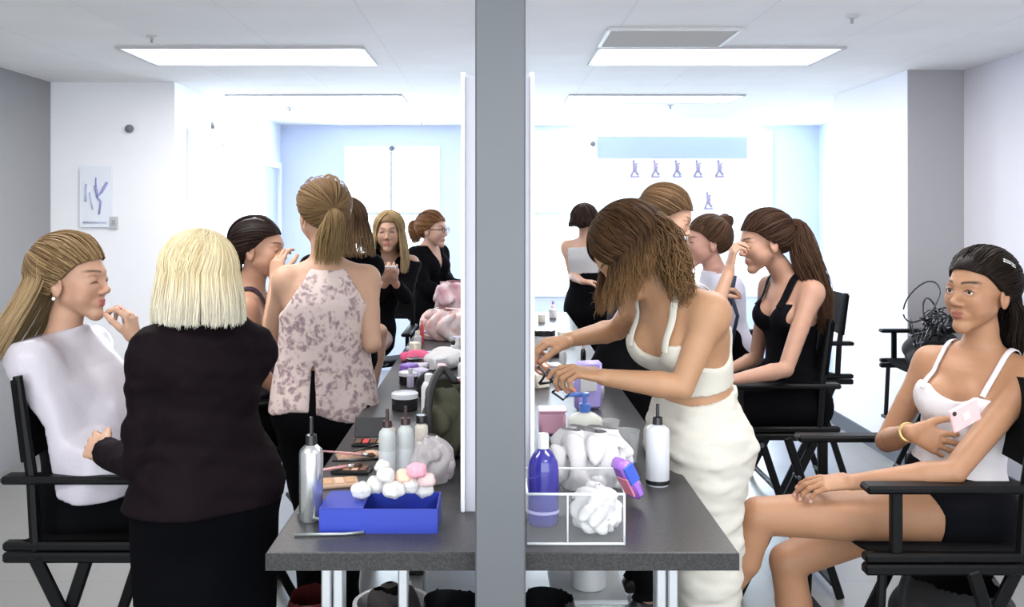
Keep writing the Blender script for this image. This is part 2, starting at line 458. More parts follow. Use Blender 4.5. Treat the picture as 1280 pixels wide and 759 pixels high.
def human(label, S, cat='person'):
    base = V(S['pel'][0], S['pel'][1], 0.)
    if 'base' in S: base = S['base']
    root = empty('person', base, label, cat)
    h = S.get('h', .006); k = S.get('sc', 1.)
    T = torso_prims(S); H = Frame(S['head'], 0, S['hf'], S.get('hu', V(0, 0, 1)), S.get('hs', 1.)*k); S['H'] = H
    hp = head_prims(H, S.get('face', {}))
    jawb = H.w(0, -.012, -.045)
    hp.append((Cone(S['cen'](.98), jawb, .046*k*S.get('neckk', 1), .044*k*S.get('neckk', 1)), .02))
    neckp = (Cone(S['cen'](.96), S['cen'](.98)*.4+jawb*.6, .050*k*S.get('neckk', 1), .044*k*S.get('neckk', 1)), .035)
    arms = {}; hands = {}
    for s in 'LR':
        a = S['arm'+s]; arms[s] = limb_arm(S, s)
        kw = dict(a[4]) if len(a) > 4 else {}
        hpz, tips, fr = hand_prims(a[1], a[2], a[3], s, sc=S.get('handk', 1.)*k, **kw); hands[s] = (hpz, tips, fr)
        S['tips'+s] = tips; S['hfr'+s] = fr
    legs = {s: limb_leg(S, s) for s in 'LR'}
    allp = T+hp+arms['L']+arms['R']+hands['L'][0]+hands['R'][0]+legs['L']+legs['R']
    bbs = [p[0].bb() for p in allp]; lo = np.min([b[0] for b in bbs], 0)-.06; hi = np.max([b[1] for b in bbs], 0)+.06
    for e in S.get('extra_bb', []): lo = np.minimum(lo, e); hi = np.maximum(hi, e)
    def groups(g):
        G = {'torso': g.group(T+[neckp]), 'head': g.group(hp)}
        for s in 'LR':
            G['arm'+s] = smin(g.group(arms[s]), g.group(hands[s][0]), .012*k); G['leg'+s] = g.group(legs[s])
        return G
    def skin(G):
        D = smin(G['torso'], G['head'], .02)
        for s in 'LR':
            D = smin(D, G['leg'+s], .02 if not S.get('crossed') else .008); D = smin(D, G['arm'+s], .008)
        return D
    g = Grid(lo, hi, h); G = groups(g); D = skin(G)
    S['g'] = g; S['G'] = G; S['D'] = D
    v, f = surfnets(D, g)
    fine = [(H.w(0, 0, -.015), .15*k, S.get('hh', h*.5))]
    for s in 'LR':
        if S.get('finehand', True): fine.append((S['arm'+s][1]+nrm(S['arm'+s][2])*.07*k, .125*k, S.get('hhand', max(h*.5, .0028))))
    vs, fs = [], []; n = 0
    for i, (c, R, hh) in enumerate(fine):
        ins = (np.linalg.norm(v-c, axis=1) < R)
        f = f[~ins[f].all(1)]
    vs.append(v); fs.append(f); n = len(v)
    Sk = {}
    for i, (c, R, hh) in enumerate(fine):
        gg = Grid(c-R-.012, c+R+.012, hh); GG = groups(gg); DD = skin(GG)
        if i == 0: Sk['g'] = gg; Sk['D'] = DD; Sk['head'] = GG['head']
        vv, ff = surfnets(DD, gg)
        ins = np.linalg.norm(vv-c, axis=1) < R+h*.7
        for (c2, R2, _) in fine[:i]: ins &= ~(np.linalg.norm(vv-c2, axis=1) < R2)
        ff = ff[ins[ff].all(1)]
        vs.append(vv); fs.append(ff+n); n += len(vv)
    v = np.concatenate(vs); f = np.concatenate(fs)
    used = np.zeros(len(v), bool); used[f.ravel()] = True; mp = np.cumsum(used)-1; v = v[used]; f = mp[f]
    tone = np.array(S.get('tone', (.78, .50, .36)))*np.array([.70, .685, .67]); cols = np.tile(tone, (len(v), 1))
    q = H.loc(v); lips = np.array(S.get('lips', tone*np.array([.75, .42, .45])))
    def blend(w, c):
        nonlocal cols; cols = cols*(1-w[:, None])+np.array(c)*w[:, None]
    e = lambda cx, cy, cz, rx, ry, rz: ((q[:, 0]-cx)/rx)**2+((q[:, 1]-cy)/ry)**2+((q[:, 2]-cz)/rz)**2
    for s in (-1, 1): blend(.22*np.exp(-e(s*.045, .06, -.03, .02, .03, .018)), tone*np.array([1.0, .72, .68]))
    lw = np.maximum(np.clip(1.35-e(0, .095, -.0583, .0205, .02, .0055), 0, .35)/.35, np.clip(1.35-e(0, .095, -.0685, .0175, .02, .0062), 0, .35)/.35); blend(lw*.85, lips)
    bc = np.array(S.get('brow', (.06, .035, .02)))
    for s in (-1, 1):
        x = q[:, 0]*s; arch = .0255+.005*np.sin(np.clip((x-.012)/.04, 0, 1)*2.4)
        wz = np.clip(1.5-np.abs(q[:, 2]-arch)/.0034, 0, 1)*np.clip((x-.011)/.004, 0, 1)*np.clip((.052-x)/.008, 0, 1)*(q[:, 1] > .04); blend(wz*.95, bc)
        # lash line and lid shade colour of make up
        ex = np.clip(1.4-(np.abs(q[:, 0]-s*.031)/.0165)**2-((q[:, 2]-(-.0015 if S.get('face', {}).get('closed') else .0078)+((q[:, 0]-s*.031)/.0165)**2*.006)/.0028)**2, 0, 1)*(q[:, 1] > .05)
        if S.get('lash', True): blend(ex*.85, bc*.4)
        sh_ = np.exp(-e(s*.031, .085, .012, .017, .03, .008))*(q[:, 1] > .05); blend(sh_*.35, tone*.55)
    for s in 'LR':
        d_, n_, t_ = S['hfr'+s]
        for tip in S['tips'+s]:
            w_ = np.clip(1-(np.linalg.norm(v-tip-(-n_)*.004*k, axis=1)/(.0085*k))**2, 0, 1); blend((w_ > .2)*.7, S.get('nail', tone*np.array([1.02, .8, .78])))
    body = mesh_obj('body', v, f, skin_mat(), root, cols=np.clip(cols, 0, 1))
    S['root'] = root; S['Sk'] = Sk
    if S.get('eyes', False):
        for s in (-1, 1):
            ev, ef, ei = eyeball(H, s, S.get('gaze', (0, 0)))
            mesh_obj('eye', ev, ef, None, root, mats=[mat('eye_white', (.8, .78, .76), rough=.25), mat('iris_'+S.get('iris', 'brown'), (.09, .045, .02), rough=.2), mat('pupil', (.005, .005, .005), rough=.1)], midx=ei)
    return root
def eyeball(H, s, gaze):
    c = H.w(s*.031, .0732, .002); r = .0124*H.sc
    ax = nrm(H.f+H.r*(gaze[0])+H.u*gaze[1]); x = nrm(np.cross(ax, H.u)); y = np.cross(x, ax)
    v = []; f = []; mi = []; N = 20; rings = [0, .1, .23, .25, .36, .50, .54, .7, 1.0, 1.4, 2., 3.14]
    for a in rings:
        for k in range(N):
            t = 2*math.pi*k/N; v.append(c+r*(math.cos(a)*ax+math.sin(a)*(math.cos(t)*x+math.sin(t)*y)))
    for i in range(len(rings)-1):
        for k in range(N):
            f.append((i*N+k, i*N+(k+1) % N, (i+1)*N+(k+1) % N, (i+1)*N+k)); m_ = (rings[i]+rings[i+1])/2; mi.append(2 if m_ < .24 else (1 if m_ < .52 else 0))
    return np.array(v), np.array(f), mi
# ---- garments -------------------------------------------------
def wob(p, amp, fr, seed=0, direc=None):
    x, y, z = p
    if direc is not None:
        a, b, c = direc; x, y, z = x*a, y*b, z*c
    s = seed*1.7
    w1 = np.sin(x*fr+2.1*np.sin(y*fr*.6+s)+s)+np.sin(y*fr*1.1+1.7*np.sin(z*fr*.7+s*2)+s*3)+np.sin(z*fr*.9+2.3*np.sin(x*fr*.5+y*fr*.4+s)+s*1.3)
    w2 = np.sin(x*fr*2.3+1.3*np.sin(z*fr*1.7)+s)+np.sin(z*fr*2.1+1.9*np.sin(y*fr*1.3)+s)
    return amp*(w1*.33+w2*.2)
def garment(S, name, m, parts, t=.007, region=None, fold=None, extra=None, th=None, parent=None, offs=None, k=.02, smooth=0, cols=None):
    """cloth = thin shell around the named body parts, cut by region(p, q) (positive = cut away)"""
    g = S['g']; h = g.h; th = max(th or .012, h*2.6)
    D = None
    for i, q in enumerate(parts):
        A = S['G'][q] if isinstance(q, str) else g.group(q)
        D = A.copy() if D is None else smin(D, A, k)
    D = D-t
    if extra: 
        for e in extra: g.put(D, e[0], e[1] if len(e) > 1 else .03, e[2] if len(e) > 2 else '+')
    M = np.nonzero(np.abs(D) < th+.03)
    p = [g.x[i][M[i]].astype(float) for i in range(3)]; d = D[M].astype(float)
    if fold is not None: d = d+np.minimum(fold(p), t-.0045)
    pp = np.stack(p, 1)
    d = np.maximum(d, -d-th)
    if region is not None: d = np.maximum(d, region(pp, tl(S, pp)))
    O = np.full(D.shape, .05, np.float32); O[M] = d
    v, f = surfnets(O, g)
    v = relax(v, f, 1+smooth, .5)
    S['Dg'] = D
    return mesh_obj(name, v, f, m, parent or S['root'])
def tl(S, p):
    """torso coordinates: right, forward, up measured from neck base"""
    q = p-S['neck']; return np.stack([q@nrm(S['sr']-S['U']*np.dot(S['sr'], S['U'])), q@S['fw'], q@S['U']], 1)
def strap(S, pts, w=.006, off=.004, n=26):
    pts = spline([snap(S['D'], S['g'], p, off) for p in pts], n); pts = snap(S['D'], S['g'], pts, off)
    N = grad(S['D'], S['g'], pts); return ribbon(pts, N, w)
def tp(S, r, f, u):
    k = S.get('sc', 1.); return S['neck']+k*(S['sr']*r+S['fw']*f+S['U']*u)
def add_straps(S, name, m, lists, w=.006, parent=None):
    vs = []; fs = []; n = 0
    for L in lists:
        v, f = strap(S, L, w); vs.append(v); fs.append(f+n); n += len(v)
    return mesh_obj(name, np.concatenate(vs), np.concatenate(fs), m, parent or S['root'])
def shoes(S, m, name='shoe'):
    k = S.get('sc', 1.)
    for s in 'LR':
        kn, an, toe = S['leg'+s]; t = nrm(toe)
        side = np.cross(t, V(0, 0, 1)); up = np.cross(side, t)
        pr = [(ECap(an-V(0, 0, .045)*k-t*.04*k, an-V(0, 0, .052)*k+t*.07*k, (.036, .036), (.04, .026), side), .03), (ECap(an-V(0, 0, .052)*k+t*.07*k, an-V(0, 0, .058)*k+t*.16*k, (.04, .026), (.03, .018), side), .03)]
        g = Grid(an-.25, an+.25, .006); D = g.group(pr); D = np.maximum(D, -(g.x[2][None, None, :]-max(an[2]-.078*k, 0.0))); v, f = surfnets(D, g)
        mesh_obj(name, v, f, m, S['root'])
# ---- hair -------------------------------------------------
SK_C = V(0, -.018, .035); SK_R = V(.073, .092, .083)
def brow_bump(p):
    x, y, z = p[..., 0], p[..., 1], p[..., 2]; q = p.copy()
    q[..., 1] += .009*np.exp(-(x/.045)**2-((z-.058)/.03)**2)*np.clip(y/.04, 0, 1); return q
def onskull(H, d, inf):
    d = d/(np.linalg.norm(d, axis=-1, keepdims=True)+1e-9)
    r = 1/np.sqrt(((d/(SK_R+inf))**2).sum(-1, keepdims=True)); p = SK_C+d*r
    return H.o+H.sc*(p@H.B())
def slerp(a, b, n):
    a = a/np.linalg.norm(a, axis=-1, keepdims=True); b = b/np.linalg.norm(b, axis=-1, keepdims=True)
    om = np.arccos(np.clip((a*b).sum(-1, keepdims=True), -.999, .999)); t = np.linspace(0, 1, n)
    return np.stack([(np.sin((1-s)*om)*a+np.sin(s*om)*b)/np.sin(om) for s in t], 1)
def hairline(z, front=.058, slope=.36, side=.028): return np.interp(z, [-.08, -.01, .015, .050, .066, .2], [-.09, -.02, .012, .047, .088, .5])
def cap_mesh(S, inf=.0095, front=.057, low=-.055, slope=.38, side=.028):
    H = S['H']; c = H.w(0, -.015, .03); gg = Grid(c-.15*H.sc, c+.15*H.sc, S.get('hcap', .004))
    X, Y, Z = gg.XYZ(); D = gg.group([(Ell(H.o+H.sc*(SK_C@H.B()), (SK_R+inf)*H.sc, H.B()), .02), (Cone(H.w(0, .040, .058), H.w(0, .052, .030), (.035+inf*.6)*H.sc, (.034+inf*.3)*H.sc), .03)])
    p = np.stack(np.broadcast_arrays(X, Y, Z), -1)-H.o; q = p@H.B().T/H.sc
    z = q[..., 2]; y = q[..., 1]
    lim = hairline(z, front, slope, side)
    D = np.maximum(D, (y-lim)*H.sc); D = np.maximum(D, (low-z)*H.sc)
    return surfnets(D, gg)
def shades(N, n, c1, c2, tipc=None, tipk=.0, var=.25):
    c1 = np.array(c1); c2 = np.array(c2); w = RS.rand(N, 1, 1)**1.2; c = c1*(1-w)+c2*w
    c = c*(1+var*(RS.rand(N, 1, 1)-.5)); c = np.repeat(c, n, 1)
    if tipc is not None:
        s = np.clip((np.linspace(0, 1, n)-tipk)/(1-tipk), 0, 1)[None, :, None]; c = c*(1-s)+np.array(tipc)*(1+var*(RS.rand(N, 1, 1)-.5))*s
    return np.repeat(c[:, :, None, :], 3, 2).reshape(-1, 3)
def smooth_wave(N, n, amp, waves, grow=True):
    s = np.linspace(0, 1, n)[None, :, None]; ph = RS.rand(N, 1, 3)*6.28; fr = waves*(1+.3*(RS.rand(N, 1, 3)-.5))
    w = np.sin(s*fr*6.28+ph)*amp
    return w*(s if grow else 1)
def loose(S, N=700, length=.25, th=(70, 290), part=0., wave=(.006, 2), flare=0.02, drift=(0, 0, 0), r=.0022, bulk=.012, inward=0., lenvar=.1, n=22, clump=0, drop_from=0., col=((.3, .2, .1), (.5, .35, .2)), tip=None, tipk=.3, mask=None, coll=True, jitter=.004, grav=(0, 0, -1), equ=-.12):
    H = S['H']; th_ = np.radians(th[0]+(th[1]-th[0])*(np.arange(N)+RS.rand(N))/N)
    # direction angle from the face, measured about head up axis; 90 = right side
    back = .5-.5*np.cos(th_)   # 0 front 1 back
    root = np.stack([np.full(N, part)+.10*np.sin(th_)*RS.rand(N), .70-1.25*np.clip(back+RS.randn(N)*.1, 0, 1), np.full(N, .85)], 1)
    eq = np.stack([np.sin(th_), np.cos(th_), np.full(N, equ)], 1)
    layer = RS.rand(N)[:, None]
    n1 = n//2; d = slerp(root, eq, n1)
    inf = (.010+bulk*layer)[:, None, :]*np.ones((1, n1, 1))*(.8+.2*np.linspace(0, 1, n1))[None, :, None]
    dd = d/(np.linalg.norm(d, axis=-1, keepdims=True)); R = SK_R+inf
    p = brow_bump(SK_C+dd/np.sqrt(((dd/R)**2).sum(-1, keepdims=True))); A = H.o+H.sc*(p@H.B())
    L = length*(1-lenvar*RS.rand(N))[:, None, None]; n2 = n-n1; s = np.linspace(1/n2, 1, n2)[None, :, None]
    tan = A[:, -1]-A[:, -2]; tan = tan/np.linalg.norm(tan, axis=1, keepdims=True)
    gr = nrm(grav); out = A[:, -1]-H.w(0, -.02, 0); out -= (out@gr)[:, None]*gr; out /= np.linalg.norm(out, axis=1, keepdims=True)
    mixd = np.exp(-s*3.)*tan[:, None]*.0+gr
    Bp = A[:, -1][:, None]+L*s*mixd+out[:, None]*(flare*np.sin(s*1.57)-inward*s**2)*1.+tan[:, None]*.02*(1-np.exp(-s*4))*0+np.array(drift)*s**1.5
    path = np.concatenate([A, Bp], 1)
    path += smooth_wave(N, n, wave[0], wave[1])*np.concatenate([np.zeros(n1)+.15, np.linspace(.3, 1, n2)])[None, :, None]
    if clump:
        C = path[RS.randint(0, N, clump)]
        mid = path[:, n//2]; cm = C[:, n//2]
        idx = np.argmin(((mid[:, None]-cm[None])**2).sum(-1), 1); s_ = np.linspace(0, 1, n)[None, :, None]**1.5*.65
        path = path*(1-s_)+C[idx]*s_+RS.randn(N, 1, 3)*jitter*s_
    if coll: path = collide(S, path, r)
    v, f = strands_mesh(path, r*H.sc); c = shades(N, n, col[0], col[1], tip, tipk)
    return v, f, c
def collide(S, path, r):
    D, g = S['D'], S['g']; p = path.reshape(-1, 3); inside = np.all((p > g.lo) & (p < g.lo+(np.array(D.shape)-2)*g.h), 1)
    q = p[inside]; d = sample(D, g, q); m = d < .010; q2 = q[m]
    if len(q2):
        for _ in range(3): q2 = q2+np.maximum(.011-sample(D, g, q2), 0)[:, None]*grad(D, g, q2)
        q[m] = q2; p = p.copy(); p[inside] = q
    return p.reshape(path.shape)
def pulled(S, gather, N=500, r=.002, inf=.012, ang=(-125, 125), n=14, col=((.3, .2, .1), (.5, .35, .2)), low=0.):
    """hair drawn over the skull from the hairline to a gather direction"""
    H = S['H']; th = np.radians(ang[0]+(ang[1]-ang[0])*(np.arange(N)+RS.rand(N))/N)
    # hairline: forehead top at 0deg, sides by the ears, nape behind
    a = np.abs(np.degrees(th)); zc = np.interp(a, [0, 50, 80, 108], [.0655, .050, .015, -.045]); yc = hairline(zc)
    yu = (yc+.018)/.092; zu = (zc-.035)/.083; xu = np.sqrt(np.clip(1-yu**2-zu**2, .0004, 1))
    hl = np.stack([np.sign(th)*xu, yu, zu], 1); nape = np.stack([np.sign(th)*.35*np.clip((180-a)/72, 0, 1), np.full(N, -.5), np.full(N, -.85)], 1)
    wn = np.clip((a-108)/30, 0, 1)[:, None]; hl = hl*(1-wn)+nape*wn; hl /= np.linalg.norm(hl, axis=1, keepdims=True)
    t0 = (RS.rand(N)**3.2*.75)[:, None]; gd = nrm(gather)[None]*np.ones((N, 1))
    d0 = slerp(hl, gd, 40); idx = (t0[:, 0]*38).astype(int); st = d0[np.arange(N), idx]
    d = slerp(st, gd, n); sc = (.72+.45*RS.rand(N))[:, None, None]*inf
    R = SK_R+.0058+sc*(1-.3*np.linspace(0, 1, n)**4)[None, :, None]*(.3+.7*np.clip(np.linspace(0, 2.5, n)[None, :, None]+t0[:, :, None]*4, 0, 1))
    p = brow_bump(SK_C+d/np.sqrt(((d/R)**2).sum(-1, keepdims=True))); path = H.o+H.sc*(p@H.B())
    v, f = strands_mesh(path, r*H.sc, .8); return v, f, shades(N, n, *col)
def tail(S, pts, N=200, r=.002, rad=(.015, .03, .01), n=20, col=((.3, .2, .1), (.5, .35, .2)), wave=(.004, 2), tip=None, coll=False, lenvar=.15, flat=None):
    c = spline(pts, 40); T = np.gradient(c, axis=0); T /= np.linalg.norm(T, axis=1, keepdims=True)
    ref = nrm(np.cross(T[0], V(.3, .9, .1))); U = np.cross(T, ref); U /= np.linalg.norm(U, axis=1, keepdims=True); W = np.cross(T, U)
    a = RS.rand(N)*6.283; q = np.sqrt(RS.rand(N)); out = []
    endi = (39*(1-lenvar*RS.rand(N))); s = np.linspace(0, 1, n); R = np.interp(s, np.linspace(0, 1, len(rad)), rad)
    idx = (s[None]*endi[:, None]); i0 = np.clip(idx.astype(int), 0, 38); t = (idx-i0)[..., None]
    cc = c[i0]*(1-t)+c[i0+1]*t; uu = U[i0]; ww = W[i0]
    fl = flat or (1, 1)
    path = cc+(R[None]*q[:, None])[..., None]*(np.cos(a)[:, None, None]*uu*fl[0]+np.sin(a)[:, None, None]*ww*fl[1])+smooth_wave(N, n, *wave)
    if coll: path = collide(S, path, r)
    v, f = strands_mesh(path, r); return v, f, shades(N, n, col[0], col[1], tip)
def hair(S, pieces, capcol=None, name='hair', hk=.62, **kw):
    vs, fs, cs = [], [], []; n = 0
    if capcol is not None:
        v, f = cap_mesh(S, **kw); pieces = [(v, f, np.tile(np.array(capcol), (len(v), 1)))]+pieces
    for v, f, c in pieces: vs.append(v); fs.append(f+n); cs.append(c); n += len(v)
    return mesh_obj(name, np.concatenate(vs), np.concatenate(fs), hair_mat(), S['root'], cols=np.concatenate(cs)*hk*(np.array([1.08, .95, .80]) if hk < .7 else np.array([1.03, .97, .9])))
# ------------------------------------------------------------------ the room
CEIL = 2.5; TT = .92
def T(px, py, z=TT):      # point on the table top seen at that place of the photograph
    Y = (EYE-z)*FPX/(py-VY); return V((px-VX)/FPX*Y, Y, z)
white_wall = mat('white_wall', (.90, .90, .945), rough=.7, noise=.03, nscale=3)
lilac_wall = mat('lilac_wall', (.66, .65, .71), rough=.7, noise=.03, nscale=3)
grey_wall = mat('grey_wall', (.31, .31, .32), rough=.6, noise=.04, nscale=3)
daylight_tint_wall = mat('daylight_tint_wall', (.66, .74, .95), rough=.7, noise=.03, nscale=3)  # blue cast of the window daylight painted into the far walls' base colour
ceil_m = mat('ceiling_tile', (.84, .84, .84), rough=.85, noise=.04, nscale=9)
def brick_mat(name, c1, mortar, w, hgt, msize, rough, rot=False, bump=0.):
    m = mat(name, c1, rough=rough); nt = m.node_tree; b = nt.nodes['Principled BSDF']
    tc = nt.nodes.new('ShaderNodeTexCoord'); br = nt.nodes.new('ShaderNodeTexBrick'); br.offset = 0
    br.inputs['Color1'].default_value = tuple(c1)+(1,); br.inputs['Color2'].default_value = tuple(c*.97 for c in c1)+(1,)
    br.inputs['Mortar'].default_value = tuple(mortar)+(1,); br.inputs['Scale'].default_value = 1.
    br.inputs['Brick Width'].default_value = w; br.inputs['Row Height'].default_value = hgt; br.inputs['Mortar Size'].default_value = msize
    nt.links.new(tc.outputs['Object'], br.inputs['Vector'])
    n = nt.nodes.new('ShaderNodeTexNoise'); n.inputs['Scale'].default_value = 2.2; n.inputs['Detail'].default_value = 6
    nt.links.new(tc.outputs['Object'], n.inputs['Vector'])
    r = nt.nodes.new('ShaderNodeValToRGB'); r.color_ramp.elements[0].color = (.86, .86, .86, 1); r.color_ramp.elements[1].color = (1, 1, 1, 1)
    nt.links.new(n.outputs['Fac'], r.inputs['Fac'])
    mx = nt.nodes.new('ShaderNodeMix'); mx.data_type = 'RGBA'; mx.blend_type = 'MULTIPLY'; mx.inputs[0].default_value = 1
    nt.links.new(br.outputs['Color'], mx.inputs[6]); nt.links.new(r.outputs['Color'], mx.inputs[7]); nt.links.new(mx.outputs[2], b.inputs['Base Color'])
    return m
floor_m = brick_mat('floor_tile', (.235, .23, .22), (.20, .195, .185), .6, .6, .004, .28)
ceil_m = brick_mat('ceiling_grid', (.94, .94, .94), (.87, .87, .88), .6, .6, .006, .85)
def struct(name, mb, m, parent=None, **kw):
    o = mb.build(name, m, parent, **kw)
    if parent is None: o['kind'] = 'structure'
    return o
struct('floor', MB().box((0, 3.4, -.05), (7.4, 12.4, .1)), floor_m)
struct('ceiling', MB().box((0, 3.4, CEIL+.05), (7.4, 12.4, .1)), ceil_m)
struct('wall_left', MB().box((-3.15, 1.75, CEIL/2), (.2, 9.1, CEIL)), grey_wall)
struct('wall_left_jog', MB().box((-2.725, 6.4, CEIL/2), (1.05, .2, CEIL)), white_wall).name = 'wall_jog'
struct('wall_left_back', MB().box((-2.3, 7.95, CEIL/2), (.2, 2.9, CEIL)), mat('white_blue_wall', (.80, .84, .93), rough=.7)).name = 'wall_side'
# back wall pieces around the two windows
bw = MB()
def slab(x0, x1, z0, z1, Y=9.4, t=.2): bw.box(((x0+x1)/2, Y+t/2, (z0+z1)/2), (x1-x0, t, z1-z0))
WX = [(-1.55, -.57, .75, 2.29), (.30, 2.82, .75, 2.44)]
slab(-2.2, WX[0][0], 0, CEIL); slab(WX[0][1], WX[1][0], 0, CEIL); slab(WX[1][1], 3.5, 0, CEIL)
for a, b, c, d in WX: slab(a, b, 0, c); slab(a, b, d, CEIL)
struct('wall_back', bw, daylight_tint_wall)
struct('wall_right', MB().box((3.03, 1.63, CEIL/2), (.2, 8.28, CEIL)), lilac_wall)
struct('column_face', MB().box((2.755, 6.4, CEIL/2), (.35, 1.26, CEIL)), mat('column_side', (.83, .83, .89), rough=.7)).name = 'wall_column'
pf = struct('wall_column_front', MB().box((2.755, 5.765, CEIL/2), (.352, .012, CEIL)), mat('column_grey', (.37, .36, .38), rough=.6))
struct('wall_right_back', MB().box((3.4, 8.2, CEIL/2), (.2, 2.4, CEIL)), daylight_tint_wall)
base_m = mat('dark_baseboard', (.03, .035, .05), rough=.4)
struct('baseboard_right', MB().box((2.57, 6.4, .05), (.018, 1.27, .10)).box((2.755, 5.75, .05), (.37, .018, .10)), base_m)
struct('baseboard_right_near', MB().box((2.92, 1.6, .05), (.018, 8.2, .10)), base_m).name = 'baseboard_right.001'
# windows: frame, bars, pane
wf = mat('window_frame', (.80, .88, .90), rough=.5); wf2 = mat('window_bar', (.45, .53, .62), rough=.5)
glass = mat('window_glass', (.95, 1, 1), rough=.02, alpha=.12)
shade = mat('roller_shade', (.9, .95, .97), rough=.8, trans=0., alpha=.35)
for i, (a, b, c, d) in enumerate(WX):
    fr = MB(); t = .05
    fr.box(((a+b)/2, 9.42, c+t/2), (b-a, .08, t)).box(((a+b)/2, 9.42, d-t/2), (b-a, .08, t)).box((a+t/2, 9.42, (c+d)/2), (t, .08, d-c-2*t)).box((b-t/2, 9.42, (c+d)/2), (t, .08, d-c-2*t))
    w = struct('window_%d' % (i+1), fr, wf)
    bars = MB()
    xs = [-1.07] if i == 0 else [1.0, 1.85]
    for x in xs: bars.box((x, 9.42, (c+d)/2), (.028, .05, d-c-.02))
    bars.box(((a+b)/2, 9.42, 1.6), (b-a-.02, .045, .022))
    bars.build('window_bar', wf2, w)
    MB().box(((a+b)/2, 9.45, (c+d)/2), (b-a, .006, d-c)).build('pane', glass, w)
# doorways on the side wall
dm = mat('door_blue_grey', (.45, .50, .60), rough=.5); fm = mat('door_frame', (.82, .86, .92), rough=.5)
def side_door(n, y0, y1, z1, m, x=-2.2):
    d = struct('door_%d' % n, MB().box((x+.006, (y0+y1)/2, z1/2), (.012, y1-y0, z1)), m)
    f = MB().box((x+.02, y0-.03, z1/2), (.04, .06, z1)).box((x+.02, y1+.03, z1/2), (.04, .06, z1)).box((x+.02, (y0+y1)/2, z1+.03), (.04, y1-y0+.12, .06)); f.build('door_frame', fm, d)
    MB().tube([(x+.012, y0+.08, 1.0), (x+.06, y0+.08, 1.0), (x+.06, y0+.2, 1.0)], .01).build('door_handle', mat('brushed_metal', (.6, .6, .62), rough=.3, metal=1), d)
side_door(1, 8.6, 9.22, 2.05, dm); side_door(2, 6.62, 7.35, 2.15, mat('pale_door', (.74, .80, .90), rough=.5))
# ceiling lights, vents, detectors
lf = mat('light_frame', (.55, .55, .57), rough=.5); dif = mat('light_diffuser', (.9, .9, .9), rough=.5, emit=(1, 1, 1), estr=1.0)
def troffer(x0, x1, y0, y1, label):
    r = empty('ceiling_light', ((x0+x1)/2, (y0+y1)/2, CEIL), label, 'ceiling light', 'recessed ceiling lights')
    f = MB(); t = .018
    for bx in [((x0+x1)/2, y0, x1-x0+t, t), ((x0+x1)/2, y1, x1-x0+t, t), (x0, (y0+y1)/2, t, y1-y0), (x1, (y0+y1)/2, t, y1-y0)]:
        f.box((bx[0], bx[1], CEIL-.006), (bx[2], bx[3], .012))
    f.build('frame', lf, r); MB().box(((x0+x1)/2, (y0+y1)/2, CEIL-.003), (x1-x0-t, y1-y0-t, .004)).build('diffuser', dif, r)
    l = bpy.data.lights.new('light', 'AREA'); l.shape = 'RECTANGLE'; l.size = x1-x0-.06; l.size_y = y1-y0-.06; l.energy = LAMP; l.color = (1, .985, .97)
    lo = bpy.data.objects.new('light', l); COL.objects.link(lo); lo.location = ((x0+x1)/2, (y0+y1)/2, CEIL-.02)
LAMP = 15.
rows = [(4.96, 5.53, 'nearer'), (6.95, 7.42, 'farther'), (2.9, 3.47, ''), (.8, 1.37, ''), (-1.4, -.83, '')]
for y0, y1, nm in rows:
    for sd, (x0, x1) in (('left', (-2.04, -.72)), ('right', (.56, 1.88))):
        if nm: lb = '%s of the two long recessed ceiling lights %s of the grey post' % (nm, sd)
        else: lb = 'recessed ceiling light overhead, in front of the ones seen beyond the post'
        troffer(x0, x1, y0, y1, lb)
vent = empty('ceiling_vent', (.87, 4.7, CEIL), 'pale grey square air vent on the ceiling right of the post', 'vent')
vf = MB()
for bx in [(.87, 4.46, .66, .02), (.87, 4.92, .66, .02), (.55, 4.69, .02, .46), (1.19, 4.69, .02, .46)]: vf.box((bx[0], bx[1], CEIL-.006), (bx[2], bx[3], .012))
vf.build('frame', mat('vent_frame', (.7, .7, .7)), vent)
sl = MB()
for k in range(14): sl.box((.87, 4.485+k*.0315, CEIL-.008), (.62, .016, .006), rot=Matrix.Rotation(.5, 3, 'X'))
sl.build('slats', mat('vent_slat', (.60, .60, .60)), vent)
MB().box((.87, 4.69, CEIL-.002), (.62, .45, .003)).build('backing', mat('vent_back', (.42, .42, .42)), vent)
det_m = mat('detector', (.62, .62, .64), rough=.5)
def ceil_at(px, py): Y = .9*FPX/(VY-py); return (px-VX)/FPX*Y, Y
for px, py, lb in [(1065, 20, 'small round sprinkler on the ceiling above the right wall'), (838, 131, 'small round sprinkler on the ceiling above the window posters'),
                   (362, 134, 'small sprinkler on the ceiling left, beyond the second light'), (527, 152, 'small sprinkler on the ceiling near the left window'), (190, 45, 'small sprinkler on the ceiling by the nearer left light')]:
    x, y = ceil_at(px, py); r = empty('sprinkler', (x, y, CEIL-.03), lb, 'sprinkler')
    MB().lathe((x, y, CEIL-.012), [(.028, .012), (.028, .006), (.014, 0)]).build('cover_plate', det_m, r, smooth=True)
    MB().lathe((x, y, CEIL-.035), [(.007, 0), (.007, .02), (.004, .024)]).build('head', mat('sprinkler_head', (.4, .4, .4)), r, smooth=True)
